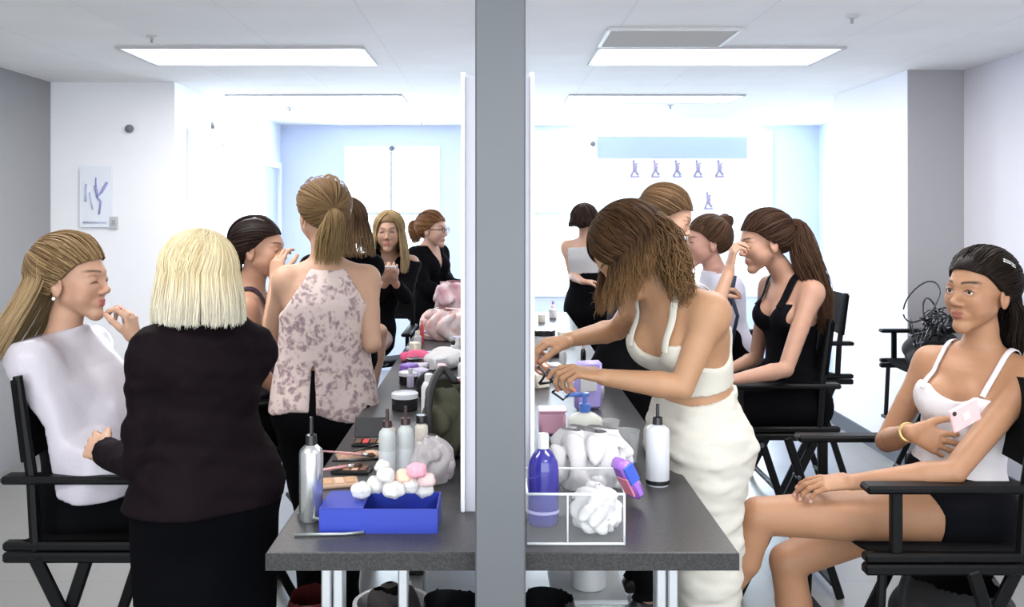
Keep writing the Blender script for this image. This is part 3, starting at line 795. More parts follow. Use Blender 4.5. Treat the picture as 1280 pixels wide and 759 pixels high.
for px, py, Y, lb in [(162, 161, 6.28, 'small dark round sensor high on the white wall above the poster'), (490, 186, 9.37, 'small dark blind bracket at the top of the left window'),
                      (741, 180, 9.10, 'small dark hook at the top corner of the white banner'), (262, 185, 7.6, 'small grey door closer on the wall left of the windows')]:
    c = P(px, py, Y)
    if px == 262: c = V(-2.17, 7.02, 2.27)
    o = MB().lathe(c, [(.028, 0), (.028, .012), (.018, .025)], axis=(0, -1, 0) if px != 262 else (1, 0, 0)).build('wall_sensor' if px == 162 else ('bracket' if px != 262 else 'door_closer'), mat('sensor_dark', (.16, .17, .2)), smooth=True); tag(o, lb, 'fitting')
# poster on the left white wall
def prect(mb, px0, py0, px1, py1, Y, t=.006): a, b = P(px0, py0, Y), P(px1, py1, Y); mb.box(((a[0]+b[0])/2, Y, (a[2]+b[2])/2), (abs(b[0]-a[0]), t, abs(a[2]-b[2]))); return mb
po = empty('wall_poster', P(120, 285, 6.28), 'small white poster with a blue sketched figure on the left white wall', 'poster')
prect(MB(), 100, 208, 140, 284, 6.285, .008).build('sheet', mat('poster_paper', (.80, .84, .92), rough=.5), po)
ink = mat('poster_ink', (.30, .30, .58)); ink2 = mat('poster_ink_light', (.52, .56, .74))
m1 = MB(); m2 = MB()
for pts, r in [([(119, 232), (122, 246), (127, 240), (134, 228)], .009), ([(121, 246), (126, 252), (124, 268)], .006), ([(120, 234), (120, 222)], .005)]: m1.tube([P(x, y, 6.277) for x, y in pts], r, 6)
for pts, r in [([(108, 230), (107, 252)], .007), ([(112, 240), (116, 262)], .005), ([(104, 278), (133, 278)], .006)]: m2.tube([P(x, y, 6.277) for x, y in pts], r, 6)
m1.build('figure_drawing', ink, po, smooth=True); m2.build('sketch_marks', ink2, po, smooth=True)
sw = empty('wall_plate', P(142, 277, 6.28), 'small grey plate on the wall at the poster corner', 'plate'); prect(MB(), 137, 271, 147, 286, 6.285, .012).build('plate', mat('plate_grey', (.52, .52, .54)), sw); prect(MB(), 140, 275, 144, 281, 6.276, .01).build('button', mat('plate_btn', (.38, .38, .4)), sw)
# step and repeat banner in front of the right window
bn = empty('banner', P(840, 420, 9.15), 'white printed banner with rows of small mauve emblems before the right window', 'banner')
a, b = P(746, 172, 9.15), P(934, 330, 9.15)
MB().box(((a[0]+b[0])/2, 9.15, (a[2]+b[2])/2), (b[0]-a[0], .012, a[2]-b[2])).build('sheet', mat('banner_sheet', (.82, .92, .95), rough=.6, alpha=.8), bn)
prect(MB(), 746, 172, 934, 198, 9.14, .004).build('top_band', mat('banner_band', (.50, .60, .78), rough=.6), bn)
MB().tube([a+V(-.05, 0, .01), V(b[0]+.05, 9.15, a[2]+.01)], .014).build('rail', mat('banner_rail', (.75, .85, .88)), bn, smooth=True)
for x in (a[0]+.01, b[0]-.01): MB().tube([V(x, 9.19, 0), V(x, 9.19, a[2])], .014).build('leg', mat('banner_rail', (.75, .85, .88)), bn, smooth=True)
em = mat('banner_emblem', (.42, .34, .50))
for ex, ey in [(793, 211), (819, 211), (846, 211), (872, 211), (899, 211), (885, 251)]:
    e = MB(); q = lambda x, y: P(ex+x, ey+y, 9.135)
    e.tube([q(-1, -8), q(1, -2), q(0, 4)], [.012, .022, .014], 8).tube([q(1, 2), q(5, 8)], .012, 8).tube([q(-1, 3), q(-4, 9)], .010, 8).tube([q(-5, 10), q(6, 10)], .008, 6).tube([q(0, -4), q(4, -7)], .008, 6)
    e.lathe(q(-1, -9.5), [(.004, -.014), (.014, 0), (.004, .014)], 8); e.build('emblem', em, bn, smooth=True)
# ------------------------------------------------------------------ post and mirror partition
pg = mat('post_grey', (.115, .12, .13), rough=.40, metal=.3, noise=.04, nscale=4)
po_x0, po_x1 = (594-VX)/FPX*1.80, (657-VX)/FPX*1.80
ps = empty('square_post', ((po_x0+po_x1)/2, 1.80+.04, 0), 'smooth grey square post from floor to ceiling in the centre foreground', 'post')
MB().box(((po_x0+po_x1)/2, 1.80+.020, CEIL/2), (po_x1-po_x0, .040, CEIL), bev=.003).build('shaft', pg, ps)
MB().box(((po_x0+po_x1)/2, 1.80+.020, .01), (po_x1-po_x0+.02, .042, .02), bev=.004).build('foot_plate', pg, ps)
PY = 2.10; qx0, qx1 = (576-VX)/FPX*PY, (668-VX)/FPX*PY; qt = EYE-(95-VY)/FPX*PY; qb = TT
pp = empty('mirror_partition', ((qx0+qx1)/2, PY+2, TT), 'white-edged double-sided mirror partition standing along the table behind the post', 'mirror')
pm = mat('partition_end', (.50, .50, .57), rough=.4); wm = mat('white_trim', (.9, .9, .93), rough=.35)
MB().box(((qx0+qx1)/2, PY+2.05, (qt+qb)/2), (qx1-qx0-.022, 4.1, qt-qb)).build('core', pm, pp)
mir = mat('mirror', (.9, .92, .93), rough=.03, metal=1)
for s, x in ((-1, qx0+.005), (1, qx1-.005)):
    for k in range(3):
        MB().box((x, PY+.06+1.34*k+.65, (qt+qb)/2), (.006, 1.30, qt-qb-.08)).build('mirror_pane', mir, pp)
    MB().box((x, PY+.005, (qt+qb)/2), (.010, .03, qt-qb), bev=.002).build('edge_trim', wm, pp)
    MB().box((x, PY+2.05, qt+.004), (.010, 4.1, .010)).build('top_trim', wm, pp)
# ------------------------------------------------------------------ table
tb = empty('makeup_table', (.013, 4.1, 0), 'long dark grey speckled makeup counter running back from the post', 'table')
tx0, tx1, ty0, ty1 = (332-VX)/623., (924-VX)/623., 1.846, 6.35
lam = mat('dark_laminate', (.030, .029, .031), rough=.38, col2=(.062, .060, .063), nscale=330, thresh=(.42, .62), spec=.45)
lame = mat('laminate_edge', (.013, .012, .013), rough=.6, col2=(.034, .032, .032), nscale=260, thresh=(.42, .62))
MB().box(((tx0+tx1)/2, (ty0+ty1)/2, TT-.019), (tx1-tx0, ty1-ty0, .038), bev=.003).build('tabletop', lam, tb)
MB().box(((tx0+tx1)/2, ty0-.0012, TT-.019), (tx1-tx0, .002, .034)).build('edge_band', lame, tb)
alu = mat('aluminium', (.62, .63, .66), rough=.32, metal=.85)
for yy in (2.02, 4.1, 6.1):
    for xx in (-.356, .372):
        l = MB().box((xx-.013, yy, (TT-.038)/2), (.022, .045, TT-.038), bev=.003).box((xx+.013, yy, (TT-.038)/2), (.022, .045, TT-.038), bev=.003).build('leg', alu, tb)
        MB().box((xx, yy, .01), (.07, .07, .02), bev=.004).build('foot', mat('rubber', (.03, .03, .03), rough=.7), l)
MB().box((-.205, 2.04, (TT-.038)/2), (.022, .03, TT-.038), bev=.003).build('support_post', alu, tb)
MB().box((0.008, 2.04, .12), (.70, .03, .03)).build('cross_rail', alu, tb)

# ------------------------------------------------------------------ tall director chairs
blk = mat('black_wood', (.0025, .0025, .003), rough=.45, spec=.18, bump=.02, bscale=90, stretch=(1, 12, 12)); canvas = mat('black_canvas', (.004, .004, .005), rough=.9, spec=.1, bump=.15, bscale=500)
met = mat('dark_hinge', (.10, .10, .11), rough=.35, metal=.8)
def director_chair(loc, rz, label, group='tall black director chairs', simple=False):
    r = empty('director_chair', (loc[0], loc[1], 0), label, 'chair', group, rz)
    hw = .27
    K = dict(parent=r, world=False)
    for s in (-1, 1):
        y = s*hw
        MB().box((0, y, .702), (.50, .035, .024), bev=.006).box((0, y, .672), (.50, .035, .028), bev=.006).build('seat_rail', blk, **K)
        a = MB().box((.0, y, .883), (.50, .058, .022), bev=.007).build('armrest', blk, **K)
        MB().box((.165, y, .795), (.030, .022, .165), bev=.004).build('arm_post', blk, **K)
        MB().tube([(-.165, y, .69), (-.175, y, .88), (-.215, y, 1.16)], [.016, .016, .013], 8).build('back_upright', blk, **K)
        for x0, x1, dy in ((-.16, .17, -.012), (-.03, -.25, .012)):
            c = V((x0+x1)/2, y+dy, .335); d = V(x1-x0, 0, -.67); L = np.linalg.norm(d); ang = math.atan2(d[0], -d[2])
            MB().box(c, (.034, .02, L), rot=Matrix.Rotation(-ang, 3, 'Y'), bev=.004).build('leg', blk, **K)
        MB().lathe((-.075, y-s*.03, .505), [(.012, 0), (.012, .05), (.006, .055)], 10, axis=(0, s, 0)).build('hinge_bolt', met, **K)
        MB().tube([(.20, y, .665), (.215, y, .36)], .013, 8).build('footrest_bar', blk, **K)
    MB().box((.215, 0, .362), (.05, 2*hw+.03, .018), bev=.004).build('footrest', blk, **K)
    for zc, xx in ((.06, .15), (.06, -.225)): MB().box((xx, 0, zc), (.026, 2*hw, .026), bev=.004).build('stretcher', blk, **K)
    # seat sling and back sling
    n = 13; v = []; f = []
    for i in range(2):
        for j in range(n):
            u = -1+2*j/(n-1); v.append((-.20+.42*i, u*hw, .716-.028*(1-u*u)))
    for i in range(2):
        for j in range(n):
            u = -1+2*j/(n-1); v.append((-.20+.42*i, u*hw, .708-.028*(1-u*u)))
    for j in range(n-1):
        f += [(j, n+j, n+j+1, j+1), (2*n+j, 2*n+j+1, 3*n+j+1, 3*n+j)]
    for j in range(n-1): f += [(j, j+1, 2*n+j+1, 2*n+j), (n+j, 3*n+j, 3*n+j+1, n+j+1)]
    mesh_obj('seat', np.array(v), f, canvas, r, world=False)
    v = []; f = []; th = []
    zz = [.93, 1.0, 1.08, 1.15]
    prof = []
    for j in range(n):
        u = -1+2*j/(n-1); prof.append((u*hw*1.06, -.02*(1-u*u)))
    for sgn in (0, 1):
        for z in zz:
            for (yy, dx) in prof: v.append((-.19-(z-.93)*.13+dx+(.008 if sgn else -.008), yy, z))
    N_ = len(zz)*n
    for i in range(len(zz)-1):
        for j in range(n-1):
            f += [(i*n+j, i*n+j+1, (i+1)*n+j+1, (i+1)*n+j), (N_+i*n+j, N_+(i+1)*n+j, N_+(i+1)*n+j+1, N_+i*n+j+1)]
    for i in range(len(zz)-1):
        for j in (0, n-1): f.append((i*n+j, (i+1)*n+j, N_+(i+1)*n+j, N_+i*n+j))
    for j in range(n-1):
        for i in (0, len(zz)-1): f.append((i*n+j, i*n+j+1, N_+i*n+j+1, N_+i*n+j))
    mesh_obj('backrest', np.array(v), f, canvas, r, world=False)
    return r
def copy_tree(o, parent=None):
    c = o.copy(); COL.objects.link(c)
    if parent is not None: c.parent = parent
    for ch in list(o.children): copy_tree(ch, c)
    return c
proto = director_chair((-1.08, 2.76), 0, 'tall black director chair at left holding the seated woman in the white cape')
def chair_at(x, y, rz, label):
    c = copy_tree(proto); c.location = (x, y, 0); c.rotation_euler = (0, 0, rz); c['label'] = label; return c
chair_at(1.21, 2.675, math.pi, 'tall black director chair at right under the woman in the white camisole')
chair_at(1.18, 4.10, math.pi, 'tall black director chair holding the ponytailed woman in the black tank top')
chair_at(-.98, 3.72, math.radians(25), 'tall black director chair of the dark-haired woman behind the blonde stylist')
chair_at(1.72, 5.35, math.pi, 'empty director chair whose dark back shows behind the long ponytail')
chair_at(2.60, 5.36, math.pi, 'empty black director chair against the grey column, cables piled on it')
chair_at(-.80, 5.66, math.radians(-90), 'far black director chair under the long-haired blonde woman with a phone')

# ------------------------------------------------------------------ camera, light
cam = bpy.data.cameras.new('camera'); co = bpy.data.objects.new('camera', cam); COL.objects.link(co)
co.location = (0, 0, EYE); co.rotation_euler = (math.pi/2, 0, 0)
cam.sensor_width = 36; cam.sensor_fit = 'HORIZONTAL'; cam.lens = 36*FPX/1280
cam.shift_x = (640-VX)/1280; cam.shift_y = -(379.5-VY)/1280; cam.clip_end = 100; cam.clip_start = .05
sc = bpy.context.scene; sc.camera = co
w = bpy.data.worlds.new('world'); sc.world = w; w.use_nodes = True
bg = w.node_tree.nodes['Background']; bg.inputs[0].default_value = (.86, .95, 1, 1); bg.inputs[1].default_value = 2.4
sc.view_settings.view_transform = 'Standard'; sc.view_settings.look = 'None'; sc.view_settings.gamma = 1; sc.view_settings.use_curve_mapping = False
sc.view_settings.exposure = .98
for a, b, c, d in WX:
    l = bpy.data.lights.new('daylight', 'AREA'); l.shape = 'RECTANGLE'; l.size = b-a-.1; l.size_y = d-c-.1; l.energy = 45*(b-a); l.color = (.75, .88, 1)
    lo = bpy.data.objects.new('daylight', l); COL.objects.link(lo); lo.location = ((a+b)/2, 9.62, (c+d)/2); lo.rotation_euler = (math.radians(-90), 0, 0)
# ------------------------------------------------------------------ the people
UP = V(0, 0, 1)
def rt(f): f = np.array(f, float); f[2] = 0; return nrm(np.cross(f, UP))
TAN = (.60, .31, .19); FAIR = (.72, .44, .31); BROWN = (.47, .225, .115)
black_cloth = mat('black_cloth', (.004, .004, .005), rough=.95, spec=.05); black_knit = mat('black_knit', (.004, .004, .006), rough=.9, spec=.08, bump=.1, bscale=220)
black_shoe = mat('black_shoe', (.012, .012, .012), rough=.4)
def collar(r, u0=0.0):  # nothing above the neck base
    return lambda p, q: q[:, 2]-u0
def mx(*a):
    o = a[0]
    for b in a[1:]: o = np.maximum(o, b)
    return o
def pants(S, m, name='trousers', t=.012, top=.3, ankle=.07, fold=None, extra=None, legs='LR', knee=None):
    cut = S['cen'](top)
    def reg(p, q):
        r = (p-cut)@S['U']; return mx(r, ankle-p[:, 2])
    return garment(S, name, m, ['torso']+['leg'+s for s in legs], t=t, region=reg, fold=fold, extra=extra)
def tank(S, m, name='tank_top', t=.006, hem=-.5, neck=-.13, back=-.12, arm=.118, strapx=.075, w=.008, fold=None, scoop=0., extra=None, straps=True, th=None):
    def reg(p, q):
        k = S.get('sc', 1.); r, f, u = q[:, 0]/k, q[:, 1]/k, q[:, 2]/k
        top = np.where(f > 0, neck, back)-scoop*np.clip(1-(np.abs(r)/.07)**2, 0, 1)*(f > 0)
        return mx((u-top)*k, (hem-u)*k, (np.abs(r)-arm-np.clip(-u-.17, 0, 1)*.9)*k)
    g = garment(S, name, m, ['torso'], t=t, region=reg, fold=fold, extra=extra, th=th)
    if straps:
        for s in (-1, 1):
            v, f = strap(S, [tp(S, s*strapx*.95, .12, neck-.015), tp(S, s*strapx, .09, -.05), tp(S, s*strapx*1.02, .02, .03), tp(S, s*strapx, -.06, -.02), tp(S, s*strapx*.9, -.12, back-.015)], w=w, off=t+.001)
            mesh_obj('strap', v, f, m, g)if False else mesh_obj('strap', v, f, m, S['root'])
    return g

# --- seated woman in the foreground right -------------------------------------------------
f0 = V(-.80, -.60, 0)
A = dict(pel=P(1192, 632, 2.70), neck=P(1228, 447, 2.69), pr=rt((-1, -.12, 0)), sr=rt(f0), head=P(1224, 366, 2.66), hf=V(-.90, -.43, -.02), hu=V(.06, 0, 1), hs=1.02,
         tone=(.55, .285, .16), eyes=True, gaze=(-.12, .04), h=.0055, hh=.0022, hhand=.0026, bend=.02, crossed=True, bust=.93, brow=(.008, .005, .004), lips=(.27, .075, .06), neckk=.93, nail=(.75, .45, .42),
         face={'jaw': .95})
A['armL'] = (P(1192, 590, 2.44), P(1066, 603, 2.50), V(-.95, .25, -.10), V(.05, .3, -1), dict(curls=(18, 20, 22, 26), thumb=(30, 10)))
A['armR'] = (P(1108, 552, 2.82), P(1138, 540, 2.58), V(.85, -.18, -.30), V(.15, 1, -.05), dict(curls=(28, 26, 28, 32), thumb=(40, 15), spread=12))
A['legL'] = (P(948, 645, 2.56), P(870, 806, 2.62), V(-.8, -.1, -.5))
A['legR'] = (P(984, 702, 2.70), P(990, 862, 2.74), V(-1, 0, -.1))
human('dark-haired woman in a white camisole and black shorts seated at right, arms folded', A)
wcam = mat('white_camisole', (.66, .62, .64), rough=.8, bump=.15, bscale=260)
tank(A, wcam, 'camisole', t=.006, hem=-.50, neck=-.100, back=-.15, arm=.125, strapx=.082, w=.008, scoop=.030,
     fold=lambda p: wob(p, .0022, 46, 3, (1, 1, 1.4)))
sh_m = mat('black_shorts', (.004, .004, .006), rough=.9, spec=.08)
def shortreg(p, q):
    a = 9.
    d = (p-A['cen'](.26))@A['U']
    e = []
    for s in 'LR':
        kn = A['leg'+s][0]; hp = A['hipj'][s]; ax = nrm(kn-hp); e.append((p-hp)@ax-.13)
    return mx(d, np.minimum(e[0], e[1]))
garment(A, 'shorts', sh_m, ['torso', 'legL', 'legR'], t=.008, region=shortreg)
dark = ((.006, .004, .004), (.035, .022, .018))
H = A['H']
hair(A, [pulled(A, (.1, -.9, .25), N=1500, r=.0013, inf=.013, ang=(-118, 118), col=dark),
         tail(A, [H.w(0, -.085, .05), H.w(.01, -.125, -.02), H.w(.02, -.115, -.12), H.w(.0, -.10, -.23)], N=380, r=.0014, rad=(.02, .045, .05, .035), col=dark),
         tail(A, [H.w(-.05, -.06, .01), H.w(-.066, -.08, -.06), H.w(-.062, -.085, -.14), H.w(-.055, -.09, -.20)], N=200, r=.0014, rad=(.014, .022, .024, .01), col=dark)],
     capcol=(.012, .008, .007), inf=.0095)
cl = onskull(H, np.array([[-.74, .25, .62], [-.80, .08, .56], [-.85, -.12, .44]]), .019)
MB().tube(spline(cl, 8), .0028, 6).tube(spline(cl+H.u*.006, 8), .0016, 6).build('hair_clip', mat('silver_clip', (.75, .75, .72), rough=.25, metal=.7), A['root'], smooth=True)
# wrist watch and phone are worn / held
wv = A['armR'][1]-nrm(A['armR'][1]-A['armR'][0])*.02
ax = nrm(A['armR'][1]-A['armR'][0])
MB().lathe(wv-ax*.008, [(.0262, 0), (.0285, .002), (.0285, .014), (.0262, .016)], 24, axis=ax).lathe(wv+V(-.3, -1, .1)*.026, [(.013, -.003), (.014, 0), (.012, .004)], 16, axis=V(-.3, -1, .1)).build('wrist_watch', mat('gold_watch', (.55, .38, .16), rough=.3, metal=.8), A['root'], smooth=True)
ph = empty('phone', P(1206, 520, 2.33), 'pink phone held at the upper arm of the woman in the white camisole', 'phone')
Rp = Matrix.Rotation(math.radians(-22), 3, 'Y') @ Matrix.Rotation(math.radians(14), 3, 'Z') @ Matrix.Rotation(math.radians(12), 3, 'X')
cph = P(1206, 519, 2.33)
MB().box(cph, (.088, .009, .062), rot=Rp, bev=.003).build('case', mat('pink_case', (.85, .50, .50), rough=.35), ph)
Rn = np.array(Rp)
MB().box(cph+Rn@V(0, -.0055, .0), (.020, .002, .020), rot=Rp, bev=.001).build('emblem', mat('case_pale', (.85, .72, .70), rough=.3), ph)
MB().lathe(cph+Rn@V(-.033, -.005, .021), [(.006, 0), (.006, .002), (.003, .003)], 12, axis=Rn@V(0, -1, 0)).build('camera_lens', mat('lens_black', (.02, .02, .02), rough=.1), ph)

# --- seated woman in the white cape at left -----------------------------------------------
B = dict(pel=P(122, 622, 2.76), neck=P(76, 432, 2.75), pr=rt((1, 0, 0)), sr=rt((1, -.12, 0)), head=P(92, 352, 2.74), hf=V(1, -.12, .0), hu=V(-.04, 0, 1), hs=1.02,
         tone=(.66, .38, .26), eyes=False, h=.006, hh=.0024, finehand=False, brow=(.09, .05, .03), lips=(.42, .09, .09), face={'closed': True, 'mouth': .0006, 'jaw': .93}, neckk=.95)
B['armR'] = (P(88, 560, 2.56), P(150, 588, 2.54), V(1, .1, -.1), V(0, 0, -1), {})
B['armL'] = (P(95, 560, 3.0), P(160, 588, 2.95), V(1, -.2, -.1), V(0, 0, -1), {})
B['legR'] = (P(298, 620, 2.66), P(325, 785, 2.66), V(1, 0, 0)); B['legL'] = (P(298, 620, 2.86), P(325, 785, 2.86), V(1, 0, 0))
human('long-haired blonde woman in profile in a white cape, eyes closed, seated at far left', B)
garment(B, 'dark_top', black_knit, ['torso', 'armR', 'armL'], t=.006, region=lambda p, q: mx(q[:, 2]+.06, -(q[:, 2]+.52), -(B['armR'][1][0]-.0-p[:, 0])))
pants(B, black_cloth, t=.012, top=.25, ankle=.3)
shoes(B, black_shoe)
cape_m = mat('cape_plastic', (.50, .465, .52), rough=.35, alpha=.88, bump=.4, bscale=26, spec=.6)
lx0, lz0, lx1, lz1 = (2-VX)/455., 1.6-(478-VY)/455., (86-VX)/470., 1.6-(612-VY)/470.
def capereg(p, q):
    x, z = p[:, 0], p[:, 2]
    zz_ = [1.6-(y_-VY)/458. for y_ in (640, 600, 535, 470)]; line = np.interp(z, zz_, [(x_-VX)/458. for x_ in (80, 70, 54, -2)])
    cx, cz = (112-VX)/462., 1.6-(548-VY)/462.
    hem = np.where(z < cz, np.sqrt((x-cx)**2+((z-cz)*1.1)**2)-.20, -1)
    return mx(q[:, 2]-.045, np.where(z < lz0+.03, line-x, -1)*.8, np.clip(hem, -.05, 1))
garment(B, 'cape', cape_m, ['torso', 'armR', 'armL'], t=.022, region=capereg, fold=lambda p: wob(p, .013, 26, 5, (1, 1, .25)),
        extra=[(ECap(B['neck']-B['U']*.10+B['fw']*.02, P(140, 585, 2.73), (.165, .09), (.250, .21), B['sr']), .05)], th=.011)
H = B['H']; bl = ((.20, .13, .07), (.55, .42, .25))
hair(B, [loose(B, N=1500, length=.25, th=(98, 262), part=0, wave=(.007, 1.6), flare=.035, drift=(-.11, 0, 0), r=.0016, bulk=.022, col=bl, tip=(.62, .50, .33), tipk=.2, clump=70),
         pulled(B, (0, -.75, .45), N=700, r=.0015, inf=.024, ang=(-100, 100), col=bl)], capcol=(.22, .15, .08))
MB().lathe(H.w(.082, -.012, -.042), [(.003, -.005), (.006, 0), (.003, .005)], 10).build('earring', mat('pearl', (.85, .85, .82), rough=.2), B['root'], smooth=True)

# --- blonde stylist, back to us -----------------------------------------------------------
f0 = V(-.62, .78, 0)
C_ = dict(pel=P(258, 612, 2.28), neck=P(250, 408, 2.28), pr=rt((-.62, .78, 0)), sr=rt((-.74, .68, 0)), head=P(243, 350, 2.27), hf=V(-.80, .60, -.03), hs=.96, tone=FAIR, h=.006, hh=.003, bend=-.01, sc=.97, sw=.136)
C_['shL'] = P(192, 444, 2.19); C_['shR'] = P(314, 438, 2.35)
C_['armL'] = (P(176, 582, 2.18), P(133, 566, 2.36), V(-.75, .55, .12), V(.5, .6, -.5), dict(curls=(40, 45, 45, 50), thumb=(30, 25)))
C_['armR'] = (P(225, 515, 2.62), P(171, 428, 2.68), V(-.25, .0, .97), V(-.95, .1, -.25), dict(curls=(42, 50, 58, 64), thumb=(35, 30)))
C_['legL'] = (V(-.85, 2.33, .49), V(-.87, 2.34, .085), V(-.5, .85, 0)); C_['legR'] = (V(-.62, 2.30, .49), V(-.61, 2.32, .085), V(-.3, .95, 0))
human('woman with a platinum bob and sheer black blouse, back turned', C_)
blouse = mat('sheer_black', (.0055, .0028, .0042), rough=.75, bump=.2, bscale=40, spec=.07)
wr1, wr2 = C_['armL'], C_['armR']
def breg(p, q):
    a = (p-wr1[1])@nrm(wr1[1]-wr1[0]); b = (p-wr2[1])@nrm(wr2[1]-wr2[0])
    na = np.linalg.norm(p-wr1[1], axis=1) < .23; nb = (np.linalg.norm(p-wr2[1], axis=1) < .23)
    return mx(q[:, 2]-.02, (p[:, 2]*-1+.895)*1., np.where(na, a+.01, -1), np.where(nb, b+.05, -1))
garment(C_, 'blouse', blouse, ['torso', 'armL', 'armR'], t=.014, region=breg, fold=lambda p: wob(p, .009, 22, 2, (.7, .7, 1.9))+wob(p, .004, 50, 4, (.8, .8, 1.5)), extra=[(ECap(C_['cen'](.3), C_['cen'](-.05), (.130, .10), (.190, .150), C_['pr']), .04)])
tr = pants(C_, mat('black_skirt', (.0028, .0028, .004), rough=.95, spec=.03), t=.012, top=.0, extra=[(ECap(C_['pel'], V(-.735, 2.32, .25), (.165, .13), (.15, .12), C_['pr']), .04)], fold=lambda p: wob(p, .006, 16, 6, (1, 1, .2)))
shoes(C_, black_shoe)
pl = ((.70, .58, .34), (1.0, .93, .70))
hair(C_, [loose(C_, N=3600, length=.130, th=(36, 324), part=.12, wave=(.0035, 1.2), flare=.014, r=.0012, bulk=.015, lenvar=.14, col=pl, tip=(.98, .98, .88), tipk=.5, coll=False, clump=260, jitter=.004, equ=-.1)], capcol=(.75, .64, .40), inf=.009, hk=.80)
ls = empty('lipstick', C_['tipsR'][0], 'small red lipstick held to the mouth of the caped woman', 'lipstick')
lc = P(141, 387, 2.66)
MB().tube([lc, lc+V(.022, 0, .004)], .0055, 10).build('case', mat('lip_case', (.7, .12, .12), rough=.3), ls, smooth=True); MB().tube([lc+V(-.012, 0, -.002), lc], [.003, .0045], 10).build('bullet', mat('lip_red', (.6, .04, .05), rough=.4), ls, smooth=True)

# --- dark-haired seated woman behind the stylist --------------------------------------------
D_ = dict(pel=V(-.95, 3.68, .80), neck=P(312, 370, 3.62), pr=rt((.9, .42, 0)), sr=rt((1, .15, 0)), head=P(324, 313, 3.6), hf=V(1, -.12, -.05), hs=1.0, tone=(.66, .37, .25), h=.007, hh=.003, finehand=False, face={'closed': True})
D_['armR'] = (P(318, 462, 3.46), P(352, 492, 3.52), V(1, .2, 0), V(0, 0, -1), {})
D_['armL'] = (P(330, 450, 3.85), P(360, 480, 3.85), V(1, 0, 0), V(0, 0, -1), {})
D_['legR'] = (V(-.56, 3.72, .80), V(-.53, 3.72, .42), V(1, .3, 0)); D_['legL'] = (V(-.60, 3.92, .80), V(-.56, 3.95, .42), V(1, .3, 0))
human('dark-haired seated woman with bare shoulders between the platinum bob and the floral top', D_)
tank(D_, mat('plum_black', (.03, .012, .025), rough=.8), t=.006, hem=-.5, neck=-.11, back=-.18, arm=.11, strapx=.07, w=.010)
pants(D_, black_cloth, t=.012, top=.25, ankle=.45)
dk = ((.012, .006, .006), (.06, .035, .03)); H = D_['H']
hair(D_, [pulled(D_, (0, -.9, -.2), N=900, r=.0016, inf=.014, col=dk), tail(D_, [H.w(0, -.09, .0), H.w(0, -.105, -.06), H.w(0, -.09, -.16), H.w(0, -.09, -.22)], N=300, rad=(.03, .035, .03, .01), r=.0017, col=dk)], capcol=(.015, .009, .009), front=.052)

# --- stylist in the floral top ----------------------------------------------------------------
E_ = dict(pel=P(405, 508, 3.30), neck=P(409, 336, 3.30), pr=rt((-.25, .97, 0)), sr=rt((-.22, .97, 0)), head=P(403, 268, 3.30), hf=V(-.45, .88, -.08), hs=1.04, tone=(.74, .45, .31), h=.0065, hh=.003, sw=.142)
E_['armR'] = (P(465, 430, 3.24), P(446, 400, 3.52), V(-.3, .8, .3), V(-1, 0, 0), {})
E_['armL'] = (P(338, 424, 3.40), P(344, 350, 3.52), V(.05, .25, 1), V(.4, 1, 0), dict(curls=(30, 40, 45, 50)))
E_['legL'] = (V(-.66, 3.33, .50), V(-.68, 3.34, .085), V(-.3, .95, 0)); E_['legR'] = (V(-.55, 3.30, .50), V(-.53, 3.32, .085), V(0, 1, 0))
human('ponytailed woman in a floral halter blouse and black trousers, back turned', E_)
flor = mat('floral_cloth', (.62, .51, .485), rough=.85, bump=.15, bscale=30)
nt = flor.node_tree; bs = nt.nodes['Principled BSDF']; tcn = nt.nodes.new('ShaderNodeTexCoord')
nz = nt.nodes.new('ShaderNodeTexNoise'); nz.inputs['Scale'].default_value = 24; nz.inputs['Detail'].default_value = 2; nt.links.new(tcn.outputs['Object'], nz.inputs['Vector'])
vo = nt.nodes.new('ShaderNodeTexVoronoi'); vo.inputs['Scale'].default_value = 27; nt.links.new(nz.outputs['Color'], vo.inputs['Vector'])
mp = nt.nodes.new('ShaderNodeMix'); mp.data_type = 'RGBA'; mp.inputs[0].default_value = .12; nt.links.new(tcn.outputs['Object'], mp.inputs[6]); nt.links.new(nz.outputs['Color'], mp.inputs[7]); nt.links.new(mp.outputs[2], vo.inputs['Vector'])
rp = nt.nodes.new('ShaderNodeValToRGB'); cr = rp.color_ramp; cr.elements[0].position = .0; cr.elements[0].color = (.22, .15, .17, 1); cr.elements[1].position = .66; cr.elements[1].color = (.64, .52, .49, 1)
for ps_, c_ in ((.26, (.32, .235, .25, 1)), (.40, (.46, .34, .33, 1)), (.52, (.60, .48, .455, 1))):
    el = cr.elements.new(ps_); el.color = c_
nt.links.new(vo.outputs['Distance'], rp.inputs['Fac']); nt.links.new(rp.outputs['Color'], bs.inputs['Base Color'])
def freg(p, q):
    r, f, u = q[:, 0], q[:, 1], q[:, 2]
    slit = np.where(u < -.33, .004+(-u-.33)*.05-np.abs(r+.045), -1); slit = np.where(f < 0, slit, -1)
    return mx(u-.0-.15*np.clip(np.abs(r)-.03, 0, 1), -(u+.505+.02*np.sin(r*18)), np.abs(r)-(.062+np.clip(-u, 0, .3)*.62), slit)
garment(E_, 'halter_blouse', flor, ['torso'], t=.012, region=freg, fold=lambda p: wob(p, .007, 30, 8, (1, 1, .22)),
        extra=[(ECap(E_['cen'](.72), E_['cen'](-.12), (.145, .10), (.185, .14), E_['pr']), .04)])
pants(E_, black_cloth, t=.010, top=.3, fold=lambda p: wob(p, .004, 20, 3)); shoes(E_, black_shoe)
db = ((.19, .125, .07), (.42, .30, .17)); H = E_['H']
